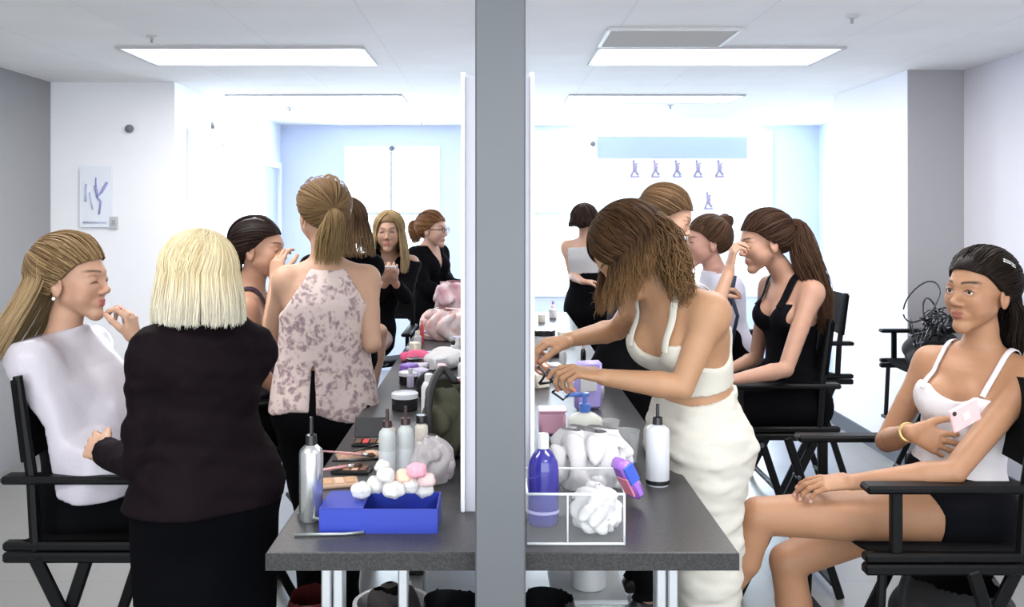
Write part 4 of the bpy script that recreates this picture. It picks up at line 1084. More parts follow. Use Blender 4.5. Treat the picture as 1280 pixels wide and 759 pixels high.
hair(E_, [pulled(E_, (.05, -1, -.12), N=1500, r=.0014, inf=.014, ang=(-130, 130), col=db),
          tail(E_, [H.w(0, -.10, .02), H.w(.0, -.135, -.02), H.w(-.01, -.125, -.08), H.w(-.015, -.11, -.17)], N=600, rad=(.012, .036, .046, .05), r=.0016, col=db, tip=(.45, .34, .18), wave=(.004, 1.2), flat=(1, 1))], capcol=(.22, .15, .09))
MB().tube([H.w(.0+.017*math.cos(a), -.112, .012+.017*math.sin(a)) for a in np.linspace(0, 6.28, 14)], .005, 6).build('hair_band', mat('hair_band', (.45, .28, .12)), E_['root'], smooth=True)

# --- women farther back on the left -------------------------------------------------------------
F_ = dict(pel=P(422, 446, 4.45), neck=P(428, 324, 4.45), pr=rt((-.2, 1, 0)), sr=rt((-.2, 1, 0)), head=P(434, 282, 4.42), hf=V(-.2, 1, -.1), tone=FAIR, h=.009, hh=.0045, finehand=False)
F_['armR'] = (P(402, 385, 4.4), P(412, 420, 4.25), V(.5, -.5, 0), V(0, 0, -1), {}); F_['armL'] = (P(448, 385, 4.5), P(446, 415, 4.3), V(.5, -.5, 0), V(0, 0, -1), {})
F_['legR'] = (V(-.78, 4.42, .49), V(-.79, 4.44, .085), V(.5, -.8, 0)); F_['legL'] = (V(-.63, 4.47, .49), V(-.62, 4.49, .085), V(.5, -.8, 0))
human('brown-haired woman mostly hidden behind the woman in the floral blouse', F_)
garment(F_, 'top', black_knit, ['torso', 'armL', 'armR'], t=.008, region=lambda p, q: mx(q[:, 2]-.03, -(q[:, 2]+.5)))
pants(F_, black_cloth, t=.012, top=.4); shoes(F_, black_shoe)
br = ((.07, .045, .03), (.20, .13, .08))
hair(F_, [loose(F_, N=700, length=.17, th=(45, 315), wave=(.008, 2), flare=.03, r=.0026, bulk=.016, col=br, tip=(.40, .29, .17), tipk=.55, coll=False)], capcol=(.09, .06, .04), hcap=None) if False else hair(F_, [loose(F_, N=700, length=.17, th=(45, 315), wave=(.008, 2), flare=.03, r=.0026, bulk=.016, col=br, tip=(.40, .29, .17), tipk=.55, coll=False)], capcol=(.09, .06, .04))

G_ = dict(pel=V(-.80, 5.62, .84), neck=P(486, 322, 5.56), pr=rt((.12, -1, 0)), sr=rt((.05, -1, 0)), head=P(486, 291, 5.50), hf=V(.0, -1, -.42), tone=(.70, .42, .30), h=.009, hh=.0045, hhand=.004, crossed=True, brow=(.1, .06, .04), lips=(.5, .16, .15))
G_['armR'] = (P(470, 372, 5.42), P(483, 352, 5.25), V(.3, -.5, .3), V(.2, .3, 1), {}); G_['armL'] = (P(507, 372, 5.42), P(493, 352, 5.25), V(-.3, -.5, .3), V(-.2, .3, 1), {})
G_['legR'] = (V(-.66, 5.17, .93), V(-.70, 5.08, .54), V(.1, -1, 0)); G_['legL'] = (V(-.72, 5.15, .83), V(-.74, 5.2, .42), V(.1, -1, 0))
human('long-haired blonde woman in black seated far back, looking down at a phone', G_)
garment(G_, 'black_dress', black_knit, ['torso', 'armL', 'armR'], t=.010, region=lambda p, q: mx(q[:, 2]-.03, np.where(q[:, 1] > 0, q[:, 2]+.12-np.abs(q[:, 0])*3., -1), -(q[:, 2]+.62), -(p[:, 1]-5.27)))
lb = ((.30, .22, .12), (.66, .54, .34))
hair(G_, [loose(G_, N=1100, length=.25, th=(42, 318), wave=(.006, 1.5), flare=.028, r=.0026, bulk=.014, col=lb, tip=(.74, .64, .44), tipk=.3, coll=False, equ=-.25)], capcol=(.25, .17, .10))
ph = empty('phone', P(488, 340, 5.20), 'white phone in the hands of the far seated blonde woman', 'phone')
Rr = Matrix.Rotation(math.radians(40), 3, 'X'); MB().box(P(488, 343, 5.20), (.072, .009, .13), rot=Rr, bev=.003).build('case', mat('white_case', (.85, .85, .87), rough=.3), ph)
MB().box(P(488, 343, 5.20)+np.array(Rr)@V(0, .0052, 0), (.064, .001, .118), rot=Rr).build('screen', mat('screen', (.02, .02, .03), rough=.1), ph)

H_ = dict(pel=P(538, 384, 6.62), neck=P(536, 311, 6.6), pr=rt((.9, -.5, 0)), sr=rt((.85, -.55, 0)), head=P(541, 288, 6.56), hf=V(.92, -.42, -.12), tone=(.74, .45, .34), h=.010, hh=.005, finehand=False, hs=1.05, brow=(.12, .06, .04))
H_['armR'] = (P(531, 358, 6.42), P(556, 364, 6.35), V(1, -.1, .1), V(0, 0, -1), {}); H_['armL'] = (P(556, 345, 6.75), P(566, 354, 6.55), V(1, -.2, 0), V(0, 0, -1), {})
H_['legR'] = (V(-.50, 6.55, .49), V(-.52, 6.56, .085), V(1, -.4, 0)); H_['legL'] = (V(-.46, 6.74, .49), V(-.46, 6.76, .085), V(1, -.4, 0))
human('standing woman with glasses and tied auburn hair in a black shirt, far end', H_)
garment(H_, 'shirt', black_cloth, ['torso', 'armL', 'armR'], t=.014, region=lambda p, q: mx(q[:, 2]-.03, np.where(q[:, 1] > 0, q[:, 2]+.17-np.abs(q[:, 0])*2.8, -1), -(q[:, 2]+.52)), fold=lambda p: wob(p, .006, 20, 1))
pants(H_, black_cloth, t=.012, top=.4); shoes(H_, black_shoe)
au = ((.16, .075, .035), (.42, .24, .13)); H = H_['H']
hair(H_, [pulled(H_, (0, -1, .1), N=500, r=.003, inf=.016, col=au), tail(H_, [H.w(0, -.10, .04), H.w(0, -.145, .03), H.w(0, -.14, -.03), H.w(0, -.12, -.09)], N=220, rad=(.02, .04, .04, .03), r=.003, col=au, wave=(.008, 2))], capcol=(.2, .1, .05))
gl = MB()
for s in (-1, 1): gl.tube([H.w(s*.032+.021*math.cos(a), .098, .003+.017*math.sin(a)) for a in np.linspace(0, 6.28, 14)], .0022, 5).tube([H.w(s*.053, .096, .006), H.w(s*.076, .0, .008)], .0022, 5)
gl.tube([H.w(-.011, .1, .005), H.w(.011, .1, .005)], .002, 5); gl.build('glasses', mat('glasses_frame', (.04, .03, .03), rough=.3), H_['root'], smooth=True)

# --- the right half -------------------------------------------------------------------------------
J_ = dict(pel=P(738, 384, 6.62), neck=P(734, 303, 6.62), pr=rt((.4, .9, 0)), sr=rt((.3, .95, 0)), head=P(732, 277, 6.60), hf=V(.6, .75, -.1), tone=(.70, .42, .30), h=.010, hh=.005, finehand=False)
J_['armL'] = (P(716, 345, 6.6), P(728, 352, 6.4), V(.8, .1, 0), V(0, 0, -1), {}); J_['armR'] = (P(752, 345, 6.6), P(760, 340, 6.9), V(.2, .9, .2), V(0, 0, -1), {})
J_['legL'] = (V(.57, 6.62, .49), V(.56, 6.62, .085), V(.3, .9, 0)); J_['legR'] = (V(.74, 6.65, .49), V(.75, 6.65, .085), V(.3, .9, 0))
human('woman in a grey top and high black trousers, farthest away right of the post', J_)
tank(J_, mat('grey_top', (.42, .41, .42), rough=.85), t=.010, hem=-.26, neck=-.05, back=-.03, arm=.13, straps=False)
pants(J_, black_cloth, t=.014, top=.55, fold=lambda p: wob(p, .004, 20, 3)); shoes(J_, black_shoe)
hair(J_, [loose(J_, N=500, length=.06, th=(50, 310), wave=(.006, 2), flare=.01, r=.003, bulk=.012, col=dk, coll=False)], capcol=(.02, .012, .01))

f0 = V(-.85, -.5, 0)
K_ = dict(pel=P(868, 556, 2.56), neck=P(838, 370, 2.50), pr=rt((-1, -.1, 0)), sr=rt(f0), head=P(788, 314, 2.50), hf=V(-.70, -.12, -.68), hu=V(-.70, 0, .72), hs=.99, tone=(.62, .34, .19), h=.0058, hh=.003, hhand=.0026, bend=-.035, sw=.142, neckk=.95, nail=(.6, .2, .2))
K_['armL'] = (P(852, 484, 2.36), P(756, 472, 2.37), V(-.95, -.05, .22), V(.1, .2, -1), dict(curls=(25, 45, 55, 58), thumb=(20, 25)))
K_['armR'] = (P(772, 412, 2.80), P(715, 424, 2.66), V(-.9, -.15, -.1), V(0, .1, -1), dict(curls=(35, 40, 50, 55), thumb=(25, 25)))
K_['legL'] = (V(.575, 2.48, .50), V(.56, 2.47, .085), V(-1, 0, 0)); K_['legR'] = (V(.585, 2.64, .50), V(.58, 2.66, .085), V(-1, 0, 0))
human('wavy brown-haired woman in cream tank top and white trousers bending over the counter', K_)
cream = mat('cream_knit', (.58, .55, .48), rough=.85, bump=.12, bscale=240)
tank(K_, cream, t=.007, hem=-.258, neck=-.10, back=-.10, arm=.112, strapx=.075, w=.011, scoop=.05, fold=lambda p: wob(p, .0022, 40, 3))
wp = mat('white_trousers', (.58, .55, .49), rough=.85, bump=.25, bscale=18)
pants(K_, wp, t=.010, top=.36, fold=lambda p: wob(p, .008, 24, 7, (.8, .8, 2.2))+wob(p, .004, 55, 9, (.8, .8, 1.8)), extra=[(Cone(K_['hipj']['L'], K_['legL'][0], .098, .08), .04), (Cone(K_['hipj']['R'], K_['legR'][0], .098, .08), .04),
        (Cone(K_['legL'][0], K_['legL'][1], .075, .062), .03), (Cone(K_['legR'][0], K_['legR'][1], .075, .062), .03)])
shoes(K_, mat('white_shoe', (.7, .7, .7), rough=.6))
wb = ((.045, .024, .014), (.17, .095, .05)); H = K_['H']
hair(K_, [loose(K_, N=1900, length=.16, th=(25, 335), wave=(.013, 2.2), flare=.018, r=.0014, bulk=.014, col=wb, tip=(.36, .22, .11), tipk=.55, coll=False, clump=90, jitter=.006, drift=(.0, 0, 0), lenvar=.45, equ=-.15, part=.05),
          tail(K_, [H.w(0, -.08, .06), P(832, 298, 2.46), P(846, 340, 2.42), P(858, 380, 2.40)], N=420, rad=(.04, .045, .04, .02), r=.0017, wave=(.018, 2.4), col=wb, tip=(.30, .19, .10))], capcol=(.05, .03, .02), inf=.008, front=.055)

L_ = dict(pel=P(786, 478, 3.76), neck=P(812, 326, 3.75), pr=rt((.85, .5, 0)), sr=rt((.85, .4, 0)), head=P(833, 273, 3.73), hf=V(.88, -.15, -.42), hu=V(.35, 0, .9), tone=(.70, .41, .28), h=.007, hh=.0032, hhand=.003, brow=(.1, .06, .03))
L_['armR'] = (P(886, 408, 3.66), P(912, 338, 3.72), V(.2, .1, 1), V(1, .1, -.1), dict(curls=(35, 45, 50, 50), thumb=(20, 20)))
L_['armL'] = (P(850, 400, 4.0), P(885, 370, 4.1), V(1, 0, .4), V(0, 0, -1), {})
L_['legR'] = (V(.56, 3.66, .50), V(.60, 3.66, .085), V(1, .3, 0)); L_['legL'] = (V(.58, 3.86, .50), V(.60, 3.88, .085), V(1, .3, 0))
human('light-brown-haired woman in dark clothes behind the bending one, hand raised to another face', L_)
garment(L_, 'dark_shirt', mat('navy_black', (.015, .015, .03), rough=.8), ['torso'], t=.010, region=lambda p, q: mx(q[:, 2]-.03, -(q[:, 2]+.5), np.abs(q[:, 0])-.165))
pants(L_, black_cloth, t=.014, top=.4, fold=lambda p: wob(p, .004, 20, 3)); shoes(L_, black_shoe)
mb_ = ((.14, .085, .05), (.34, .23, .14)); H = L_['H']
hair(L_, [pulled(L_, (0, -.95, .1), N=900, r=.0017, inf=.016, col=mb_), tail(L_, [H.w(0, -.09, .03), H.w(0, -.13, -.0), H.w(0, -.13, -.08), H.w(0, -.12, -.14)], N=200, rad=(.015, .03, .03, .01), r=.002, col=mb_)], capcol=(.15, .09, .055))

M_ = dict(pel=P(905, 438, 4.65), neck=P(895, 343, 4.62), pr=rt((-.9, .3, 0)), sr=rt((-.9, .1, 0)), head=P(883, 304, 4.60), hf=V(-.93, -.1, -.32), tone=(.74, .42, .33), h=.008, hh=.004, finehand=False, hs=1.05)
M_['armL'] = (P(902, 400, 4.45), P(880, 410, 4.4), V(-1, 0, 0), V(0, 0, -1), {}); M_['armR'] = (P(905, 400, 4.8), P(880, 410, 4.8), V(-1, 0, 0), V(0, 0, -1), {})
M_['legL'] = (V(1.16, 4.57, .49), V(1.17, 4.57, .085), V(-1, .2, 0)); M_['legR'] = (V(1.16, 4.75, .49), V(1.17, 4.76, .085), V(-1, .2, 0))
human('woman with a high brown bun and pale lilac shirt, head bowed', M_)
garment(M_, 'shirt', mat('lilac_shirt', (.66, .64, .74), rough=.8), ['torso', 'armL', 'armR'], t=.012, region=lambda p, q: mx(q[:, 2]-.03, -(q[:, 2]+.5)), fold=lambda p: wob(p, .005, 24, 3))
pants(M_, black_cloth, t=.012, top=.35); shoes(M_, black_shoe)
H = M_['H']; bb_ = ((.06, .035, .025), (.20, .12, .08))
bun = []
a = np.linspace(0, 1, 24)
bp = []
for i in range(260):
    ph0, tilt = RS.rand()*6.28, RS.randn(3)*.35; R_ = .033*(.75+.35*RS.rand()); ax_ = nrm(V(0, -.6, .8)+tilt); x_ = nrm(np.cross(ax_, V(1, .1, 0))); y_ = np.cross(ax_, x_)
    loc = [R_*(math.cos(ph0+5*t)*x_+math.sin(ph0+5*t)*y_) for t in a]; c0 = V(0, -.095, .105)
    bp.append([H.w(*(c0+l)) for l in loc])
bv, bf = strands_mesh(np.array(bp), .0026)
hair(M_, [pulled(M_, (0, -.7, .75), N=700, r=.0022, inf=.014, col=bb_), (bv, bf, shades(260, 24, *bb_))], capcol=(.08, .05, .035), low=-.08)
lz = MB()
for s, o_ in ((1, 0), ): lz.tube([P(918, 345, 4.42), P(912, 380, 4.40), P(905, 430, 4.42)], .012, 6)
lz.tube([P(908, 350, 4.40), P(922, 395, 4.38), P(912, 440, 4.40)], .009, 6).build('bag_strap', mat('navy_strap', (.02, .03, .07), rough=.6), M_['root'], smooth=True)

N_ = dict(pel=P(988, 500, 4.02), neck=P(988, 350, 4.02), pr=rt((-1, -.05, 0)), sr=rt((-.93, -.32, 0)), head=P(956, 304, 3.99), hf=V(-.99, -.08, -.08), hu=V(-.15, 0, 1), tone=(.66, .37, .26), h=.0065, hh=.0028, hhand=.003, hs=1.08, neckk=1., bend=.0, sw=.15, brow=(.05, .03, .02), face={'closed': True})
N_['armL'] = (P(982, 462, 3.76), P(920, 474, 3.68), V(-1, .05, -.05), V(0, .2, -1), dict(curls=(15, 18, 20, 22)))
N_['armR'] = (P(945, 448, 4.22), P(912, 462, 4.02), V(-.8, -.4, -.15), V(0, .2, -1), dict(curls=(15, 18, 20, 22)))
N_['legL'] = (P(872, 508, 3.92), P(862, 620, 3.90), V(-1, 0, 0)); N_['legR'] = (P(872, 504, 4.10), P(862, 610, 4.10), V(-1, 0, 0))
human('woman with a long dark ponytail in a black tank top, seated in profile', N_)
tank(N_, black_knit, t=.006, hem=-.55, neck=-.095, back=-.08, arm=.115, strapx=.085, w=.018, scoop=.06)
pants(N_, black_cloth, t=.016, top=.3, ankle=.40, extra=[(ECap(N_['pel'], P(905, 505, 4.0), (.17, .10), (.15, .09), N_['pr']), .04)]); shoes(N_, black_shoe)
H = N_['H']; nb = ((.030, .015, .012), (.12, .065, .045))
hair(N_, [pulled(N_, (.05, -.9, .25), N=1300, r=.0016, inf=.016, col=nb),
          tail(N_, [H.w(-.02, -.08, .06), H.w(-.03, -.13, .03), P(1010, 330, 3.93), P(1024, 375, 3.92), P(1032, 418, 3.92)], N=700, rad=(.02, .045, .062, .06, .03), r=.0018, col=nb, wave=(.008, 2), tip=(.13, .075, .05))], capcol=(.03, .018, .014))
MB().box(H.w(-.035, -.128, .045), (.02, .02, .012), bev=.004).build('hair_tie', mat('tie_white', (.8, .75, .7)), N_['root'])
# ------------------------------------------------------------------ things on the counter
def M_(n, c, **k): return mat(n, c, **k)
def top(px, py): return T(px, py)
def lath(c, prof, n=20, **k): return MB().lathe(c, prof, n, **k)
def bottle(c, r, h, mb_, mc, label, cap='cap', caph=.03, name='bottle', cat='bottle', group=None, sy=1., band=None, shoulder=.18, capr=.45):
    e = empty(name, c, label, cat, group); c = np.array(c, float)
    s = shoulder
    lath(c, [(r*.9, 0), (r, .004), (r, h*(1-s)), (r*.93, h*(1-s*.6)), (r*.6, h*(1-s*.2)), (r*capr*.9, h)], 24, sy=sy).build('body', mb_, e, auto=True)
    if band: lath(c, [(r*1.01, h*band[0]), (r*1.015, h*band[0]+.002), (r*1.015, h*band[1]-.002), (r*1.01, h*band[1])], 24, sy=sy).build('print_band', band[2], e, auto=True)
    if cap == 'cap': lath(c+V(0, 0, h), [(r*capr, 0), (r*capr, caph*.9), (r*capr*.9, caph)], 18).build('cap', mc, e, auto=True)
    elif cap == 'pump':
        k = lath(c+V(0, 0, h), [(r*capr, 0), (r*capr, caph*.4), (r*capr*.4, caph*.45), (r*capr*.35, caph*.8), (r*capr*.8, caph*.82), (r*capr*.8, caph)], 16).build('pump', mc, e, auto=True)
        MB().tube([c+V(0, 0, h+caph*.9), c+V(-r*.9, -.004, h+caph*.9), c+V(-r*1.15, -.005, h+caph*.75)], [r*capr*.45, r*capr*.35, r*capr*.25], 8).build('nozzle', mc, k, smooth=True)
    elif cap == 'spray':
        k = lath(c+V(0, 0, h), [(r*capr, 0), (r*capr*.9, caph*.35), (r*capr*.35, caph*.4), (r*capr*.3, caph), (r*capr*.1, caph*1.02)], 16).build('spray_head', mc, e, auto=True)
    return e
def jar(c, r, h, m1, m2, label, group=None, name='jar', lidh=.3, cat='jar'):
    e = empty(name, c, label, cat, group); c = np.array(c, float)
    lath(c, [(r*.92, 0), (r, .003), (r, h*(1-lidh))], 20).build('pot', m1, e, auto=True)
    lath(c+V(0, 0, h*(1-lidh)), [(r*1.04, 0), (r*1.04, h*lidh*.85), (r*.95, h*lidh)], 20).build('lid', m2, e, auto=True); return e
def palette(c, w, d, rz, mcase, pans, label, group='open makeup palettes near the silver bottle', open_=False, cat='palette'):
    c = np.array(c, float)
    e = empty('makeup_palette', c, label, cat, group); R = np.array(Matrix.Rotation(rz, 3, 'Z'))
    MB().box(c+V(0, 0, .005), (w, d, .010), rot=R, bev=.003).build('tray', mcase, e)
    nx = len(pans)
    for i, m in enumerate(pans):
        p = c+R@V((-.5+(i+.5)/nx)*w*.86, 0, .0112); MB().box(p, (w*.86/nx*.82, d*.72, .003), rot=R, bev=.001).build('pan', m, e)
    if open_:
        R2 = R@np.array(Matrix.Rotation(math.radians(68), 3, 'X')); MB().box(c+R@V(0, d*.5+.004, .012)+R2@V(0, d*.5, 0), (w, d, .006), rot=R2, bev=.002).build('lid', mcase, e)
    return e
def blob(name, c, r, m, label, cat, fr=30, amp=.02, group=None, h=.006, kids=None, seed=0, flat=0):
    """crumpled soft heap"""
    c = np.array(c, float); r = np.array(r, float)
    g = Grid(c-r*1.3-.03, c+r*1.3+.03, h); D = g.group([(Ell(c+V(0, 0, r[2]*.75), r), .01)])
    M = np.nonzero(np.abs(D) < .06); p = [g.x[i][M[i]].astype(float) for i in range(3)]
    w = 1-2*np.abs(np.sin(p[0]*fr+seed+1.5*np.sin(p[1]*fr*.8+seed)+np.sin(p[2]*fr*.9)))
    w2 = 1-2*np.abs(np.sin(p[1]*fr*1.3+seed*2+1.3*np.sin(p[2]*fr*1.1)+p[0]*fr*.5))
    D2 = np.full(D.shape, .05, np.float32); D2[D < 0] = -.05; D2[M] = D[M]+amp*.5*w+amp*.4*w2
    D2 = np.maximum(D2, (c[2]+.001)-g.x[2][None, None, :]); v, f = surfnets(D2, g)
    e = empty(name, c, label, cat, group); mesh_obj('body', v, f, m, e); return e
white_p = M_('white_plastic', (.66, .66, .68), rough=.3); silver = M_('satin_silver', (.62, .63, .65), rough=.28, metal=.9); blackp = M_('black_plastic', (.012, .012, .014), rough=.25)
clear_p = M_('clear_plastic', (.93, .95, .97), rough=.06, alpha=.28); indigo = M_('indigo_bottle', (.03, .025, .26), rough=.15, coat=.6)
tissue = M_('tissue', (.70, .68, .69), rough=.9, bump=.2, bscale=60); tan_m = M_('tan_powder', (.55, .32, .18), rough=.8); peach = M_('peach_powder', (.72, .45, .32), rough=.8); brown_m = M_('brown_powder', (.16, .07, .045), rough=.7)
pinkm = M_('pink_plastic', (.85, .28, .38), rough=.4); palepink = M_('pale_pink', (.85, .60, .62), rough=.5); cyanm = M_('cyan_label', (.12, .48, .72), rough=.35); bluem = M_('bright_blue', (.06, .12, .62), rough=.4)
redm = M_('coral_red', (.75, .10, .10), rough=.4); purplem = M_('purple', (.30, .16, .60), rough=.4); olive = M_('olive_canvas', (.06, .058, .036), rough=.9, bump=.2, bscale=40); gold_m = M_('gold_cap', (.6, .45, .2), rough=.3, metal=.8)

# left of the post, from front to back
bottle(top(389, 650), .0265, .168, M_('brushed_silver', (.70, .71, .72), rough=.22, metal=.85), blackp, 'tall silver metal spray bottle with a black nozzle at the left front of the counter', 'spray', .06, shoulder=.12, capr=.5)
# blue box of powder puffs
x0, x1, yf, yb = (399-VX)/590., (546-VX)/590., 1.955, 2.075
bx = empty('tray_box', ((x0+x1)/2, (yf+yb)/2, TT), 'open bright blue box filled with white puffs on the left front of the counter', 'box'); bxm = M_('blue_card', (.022, .045, .40), rough=.45, noise=.1, nscale=60); hB = .052; w_ = .003
zc = TT+hB/2
MB().box(((x0+x1)/2, yf, zc), (x1-x0, w_, hB)).box(((x0+x1)/2, yb, zc), (x1-x0, w_, hB)).box((x0, (yf+yb)/2, zc), (w_, yb-yf, hB)).box((x1, (yf+yb)/2, zc), (w_, yb-yf, hB)).build('walls', bxm, bx)
MB().box(((x0+x1)/2, (yf+yb)/2, TT+.002), (x1-x0, yb-yf, .004)).build('bottom', bxm, bx)
MB().box((x0+.047, (yf+yb)/2, TT+hB+.001), (.09, yb-yf+.003, .003)).build('lid_flap', bxm, bx)
puffm = M_('puff_white', (.68, .66, .64), rough=.95, bump=.3, bscale=90)
pk = 0
for (px, py, r, m, what) in [(452, 612, .023, puffm, 'white'), (470, 606, .024, puffm, 'white'), (492, 612, .025, puffm, 'white'), (512, 606, .022, puffm, 'white'), (530, 612, .022, puffm, 'white'),
                             (482, 594, .021, puffm, 'white'), (505, 596, .022, M_('peach_puff', (.80, .55, .42), rough=.9), 'peach'), (478, 583, .018, puffm, 'white'), (521, 588, .022, M_('pink_puff', (.86, .38, .47), rough=.9), 'pink'), (533, 600, .020, M_('rose_puff', (.86, .62, .60), rough=.9), 'pale rose')]:
    c = P(px, py, 2.01+.02*math.sin(pk*2.1)); c[2] = max(c[2], TT+.028); pk += 1
    e = empty('powder_puff', c, {'white': 'soft white powder puff heaped in the open blue box', 'peach': 'peach powder puff among the white ones in the blue box', 'pink': 'bright pink powder puff at the right of the blue box heap', 'pale rose': 'pale rose powder puff at the right end of the blue box'}[what], 'powder puff', 'powder puffs in the blue box')
    g = Grid(c-.045, c+.045, .004); D = g.group([(Ell(c, (r, r*.9, r*.78)), .01)]); X, Y, Z = g.XYZ(); D = D+.0011*(np.sin(X*310+pk)+np.sin(Y*290+pk*2)+np.sin(Z*330+pk)); v, f = surfnets(D, g); mesh_obj('puff', v, f, m, e)
# metal tongs
tg = empty('hair_tongs', top(410, 660), 'thin bent metal sectioning clip lying in front of the silver bottle', 'clip')
Tz = lambda px, py, dz=.004: top(px, py)+V(0, 0, dz)
MB().tube([Tz(372, 646), Tz(420, 654), Tz(452, 662), Tz(454, 668), Tz(430, 670), Tz(368, 671)], .0035, 8).build('lower_arm', M_('grey_steel', (.42, .45, .44), rough=.35, metal=.7), tg, smooth=True)
MB().tube([Tz(372, 648, .010), Tz(410, 660, .014), Tz(452, 666, .010)], .0035, 8).build('upper_arm', M_('grey_steel', (.42, .45, .44)), tg, smooth=True)
for i, (px, py) in enumerate([(484, 606), (507, 602)]):
    bottle(top(px, py), .021, .145, M_('milky_bottle', (.56, .58, .58), rough=.3), M_('dark_brown_cap', (.05, .025, .025), rough=.3), ['slim milky bottle with dark cap behind the blue box, left of the pair', 'slim milky bottle with dark cap behind the blue box, right of the pair'][i], 'spray', .045, group='pair of slim white bottles', shoulder=.14, capr=.62, band=(.2, .6, M_('faint_print', (.66, .68, .70), rough=.4)))
bottle(top(527, 590), .017, .13, M_('cream_tube', (.76, .70, .62), rough=.4), blackp, 'small cream jar bottle with black bands right of the white pair', 'cap', .02, band=(.25, .42, blackp), shoulder=.1, capr=.9)
# crumpled clear bag behind the box
bagm = M_('thin_plastic_bag', (.70, .65, .67), rough=.15, alpha=.55, bump=.4, bscale=30)
blob('plastic_bag', top(538, 612)+V(0, .08, 0), (.050, .075, .062), bagm, 'crumpled translucent plastic bag between the blue box and the mirror', 'bag', fr=55, amp=.012, seed=2, h=.005)
blob('canvas_bag', top(556, 575)+V(.0, .06, 0), (.060, .085, .13), olive, 'olive green soft bag slumped against the mirror edge on the left', 'bag', fr=26, amp=.018, seed=4)
MB().tube(spline([top(538, 585)+V(0, 0, .01), P(536, 500, 2.5), P(552, 462, 2.6), P(570, 478, 2.6)], 16), .011, 8).build('bag_handle', M_('black_strap', (.015, .015, .015), rough=.6), None, smooth=True)
hb = bpy.data.objects['bag_handle']; par = [o for o in bpy.data.objects if o.name.startswith('canvas_bag')][0]
hb.parent = par; hb.location = hb.location-par.location
for i, (px, py, w, d, rz, pans, lb) in enumerate([
        (424, 606, .095, .07, .25, [tan_m, peach, tan_m], 'tan powder palette nearest the silver bottle'), (440, 590, .10, .06, -.1, [brown_m, tan_m, peach, brown_m], 'brown and tan palette just behind the nearest palette'),
        (448, 572, .12, .06, .3, [peach, tan_m, peach], 'long peach palette in the middle of the row of palettes'), (462, 556, .10, .06, 0, [brown_m, redm, brown_m, tan_m], 'palette with one red pan among brown ones'),
        (470, 541, .12, .05, .2, [white_p, palepink, white_p], 'pale palette farthest in the row by the floral-top woman'), (430, 628, .08, .05, .1, [tan_m, brown_m], 'small two-pan compact against the left side of the blue box')]):
    palette(top(px, py), w, d, rz, blackp if i in (1, 3) else M_('tan_case', (.50, .34, .24), rough=.5), pans, lb, open_=(i == 3))
for i, (px, py, l, rz) in enumerate([(418, 594, .15, .5), (455, 583, .17, .2), (436, 560+15, .16, -.3), (466, 566, .15, .9)]):
    c = top(px, py)+V(0, 0, .018); d = V(math.cos(rz), math.sin(rz), 0)
    e = empty('makeup_brush', c, ['thin makeup brush lying on the nearest tan palette', 'long makeup brush across the peach palette', 'makeup brush lying between the palettes', 'makeup brush slanting towards the white bottles'][i], 'brush', 'makeup brushes by the palettes')
    MB().tube([c-d*l/2, c, c+d*l*.25], [.0025, .004, .0045], 8).build('handle', blackp if i % 2 else M_('pink_handle', (.7, .35, .35), rough=.4), e, smooth=True)
    MB().tube([c+d*l*.25, c+d*l*.36], [.0048, .0055], 8).build('ferrule', silver, e, smooth=True); MB().tube([c+d*l*.36, c+d*l*.44, c+d*l*.5], [.0055, .008, .002], 8).build('bristles', M_('bristle', (.10, .05, .03), rough=.9), e, smooth=True)
# black pots and cases farther back
jar(top(506, 512), .045, .06, blackp, M_('silver_lid', (.75, .76, .80), rough=.3), 'wide black pot with a bright lid behind the pair of white bottles')
jar(top(512, 480), .042, .05, blackp, M_('silver_lid', (.75, .76, .80)), 'second wide black pot, behind the first')
jar(top(518, 462), .035, .05, M_('silver_lid', (.75, .76, .80)), blackp, 'silver pot with a black lid beyond the two black pots')
e = empty('spray_can', top(536, 545), 'white long-necked spray can beside the olive bag', 'can'); c = top(536, 545)
lath(c, [(.022, 0), (.023, .004), (.023, .15), (.016, .165), (.010, .168)], 20).build('can', white_p, e, auto=True); lath(c+V(0, 0, .168), [(.013, 0), (.013, .02), (.008, .024)], 14).build('cap', white_p, e, auto=True)
blob('black_pouch', top(545, 500)+V(0, .05, 0), (.075, .07, .055), M_('black_nylon', (.012, .012, .014), rough=.7), 'soft black pouch behind the olive bag', 'pouch', fr=24, amp=.014, seed=7)
blob('white_towel', top(556, 462)+V(0, .06, 0), (.09, .09, .045), tissue, 'crumpled white towel by the mirror, beyond the black pouch', 'towel', fr=26, amp=.014, seed=9, h=.008)
blob('pink_cloth', top(520, 452)+V(0, 0, 0), (.07, .05, .028), M_('hot_pink', (.80, .12, .26), rough=.7), 'small hot pink cloth on the counter edge far left', 'cloth', fr=30, amp=.01, seed=3, h=.008)
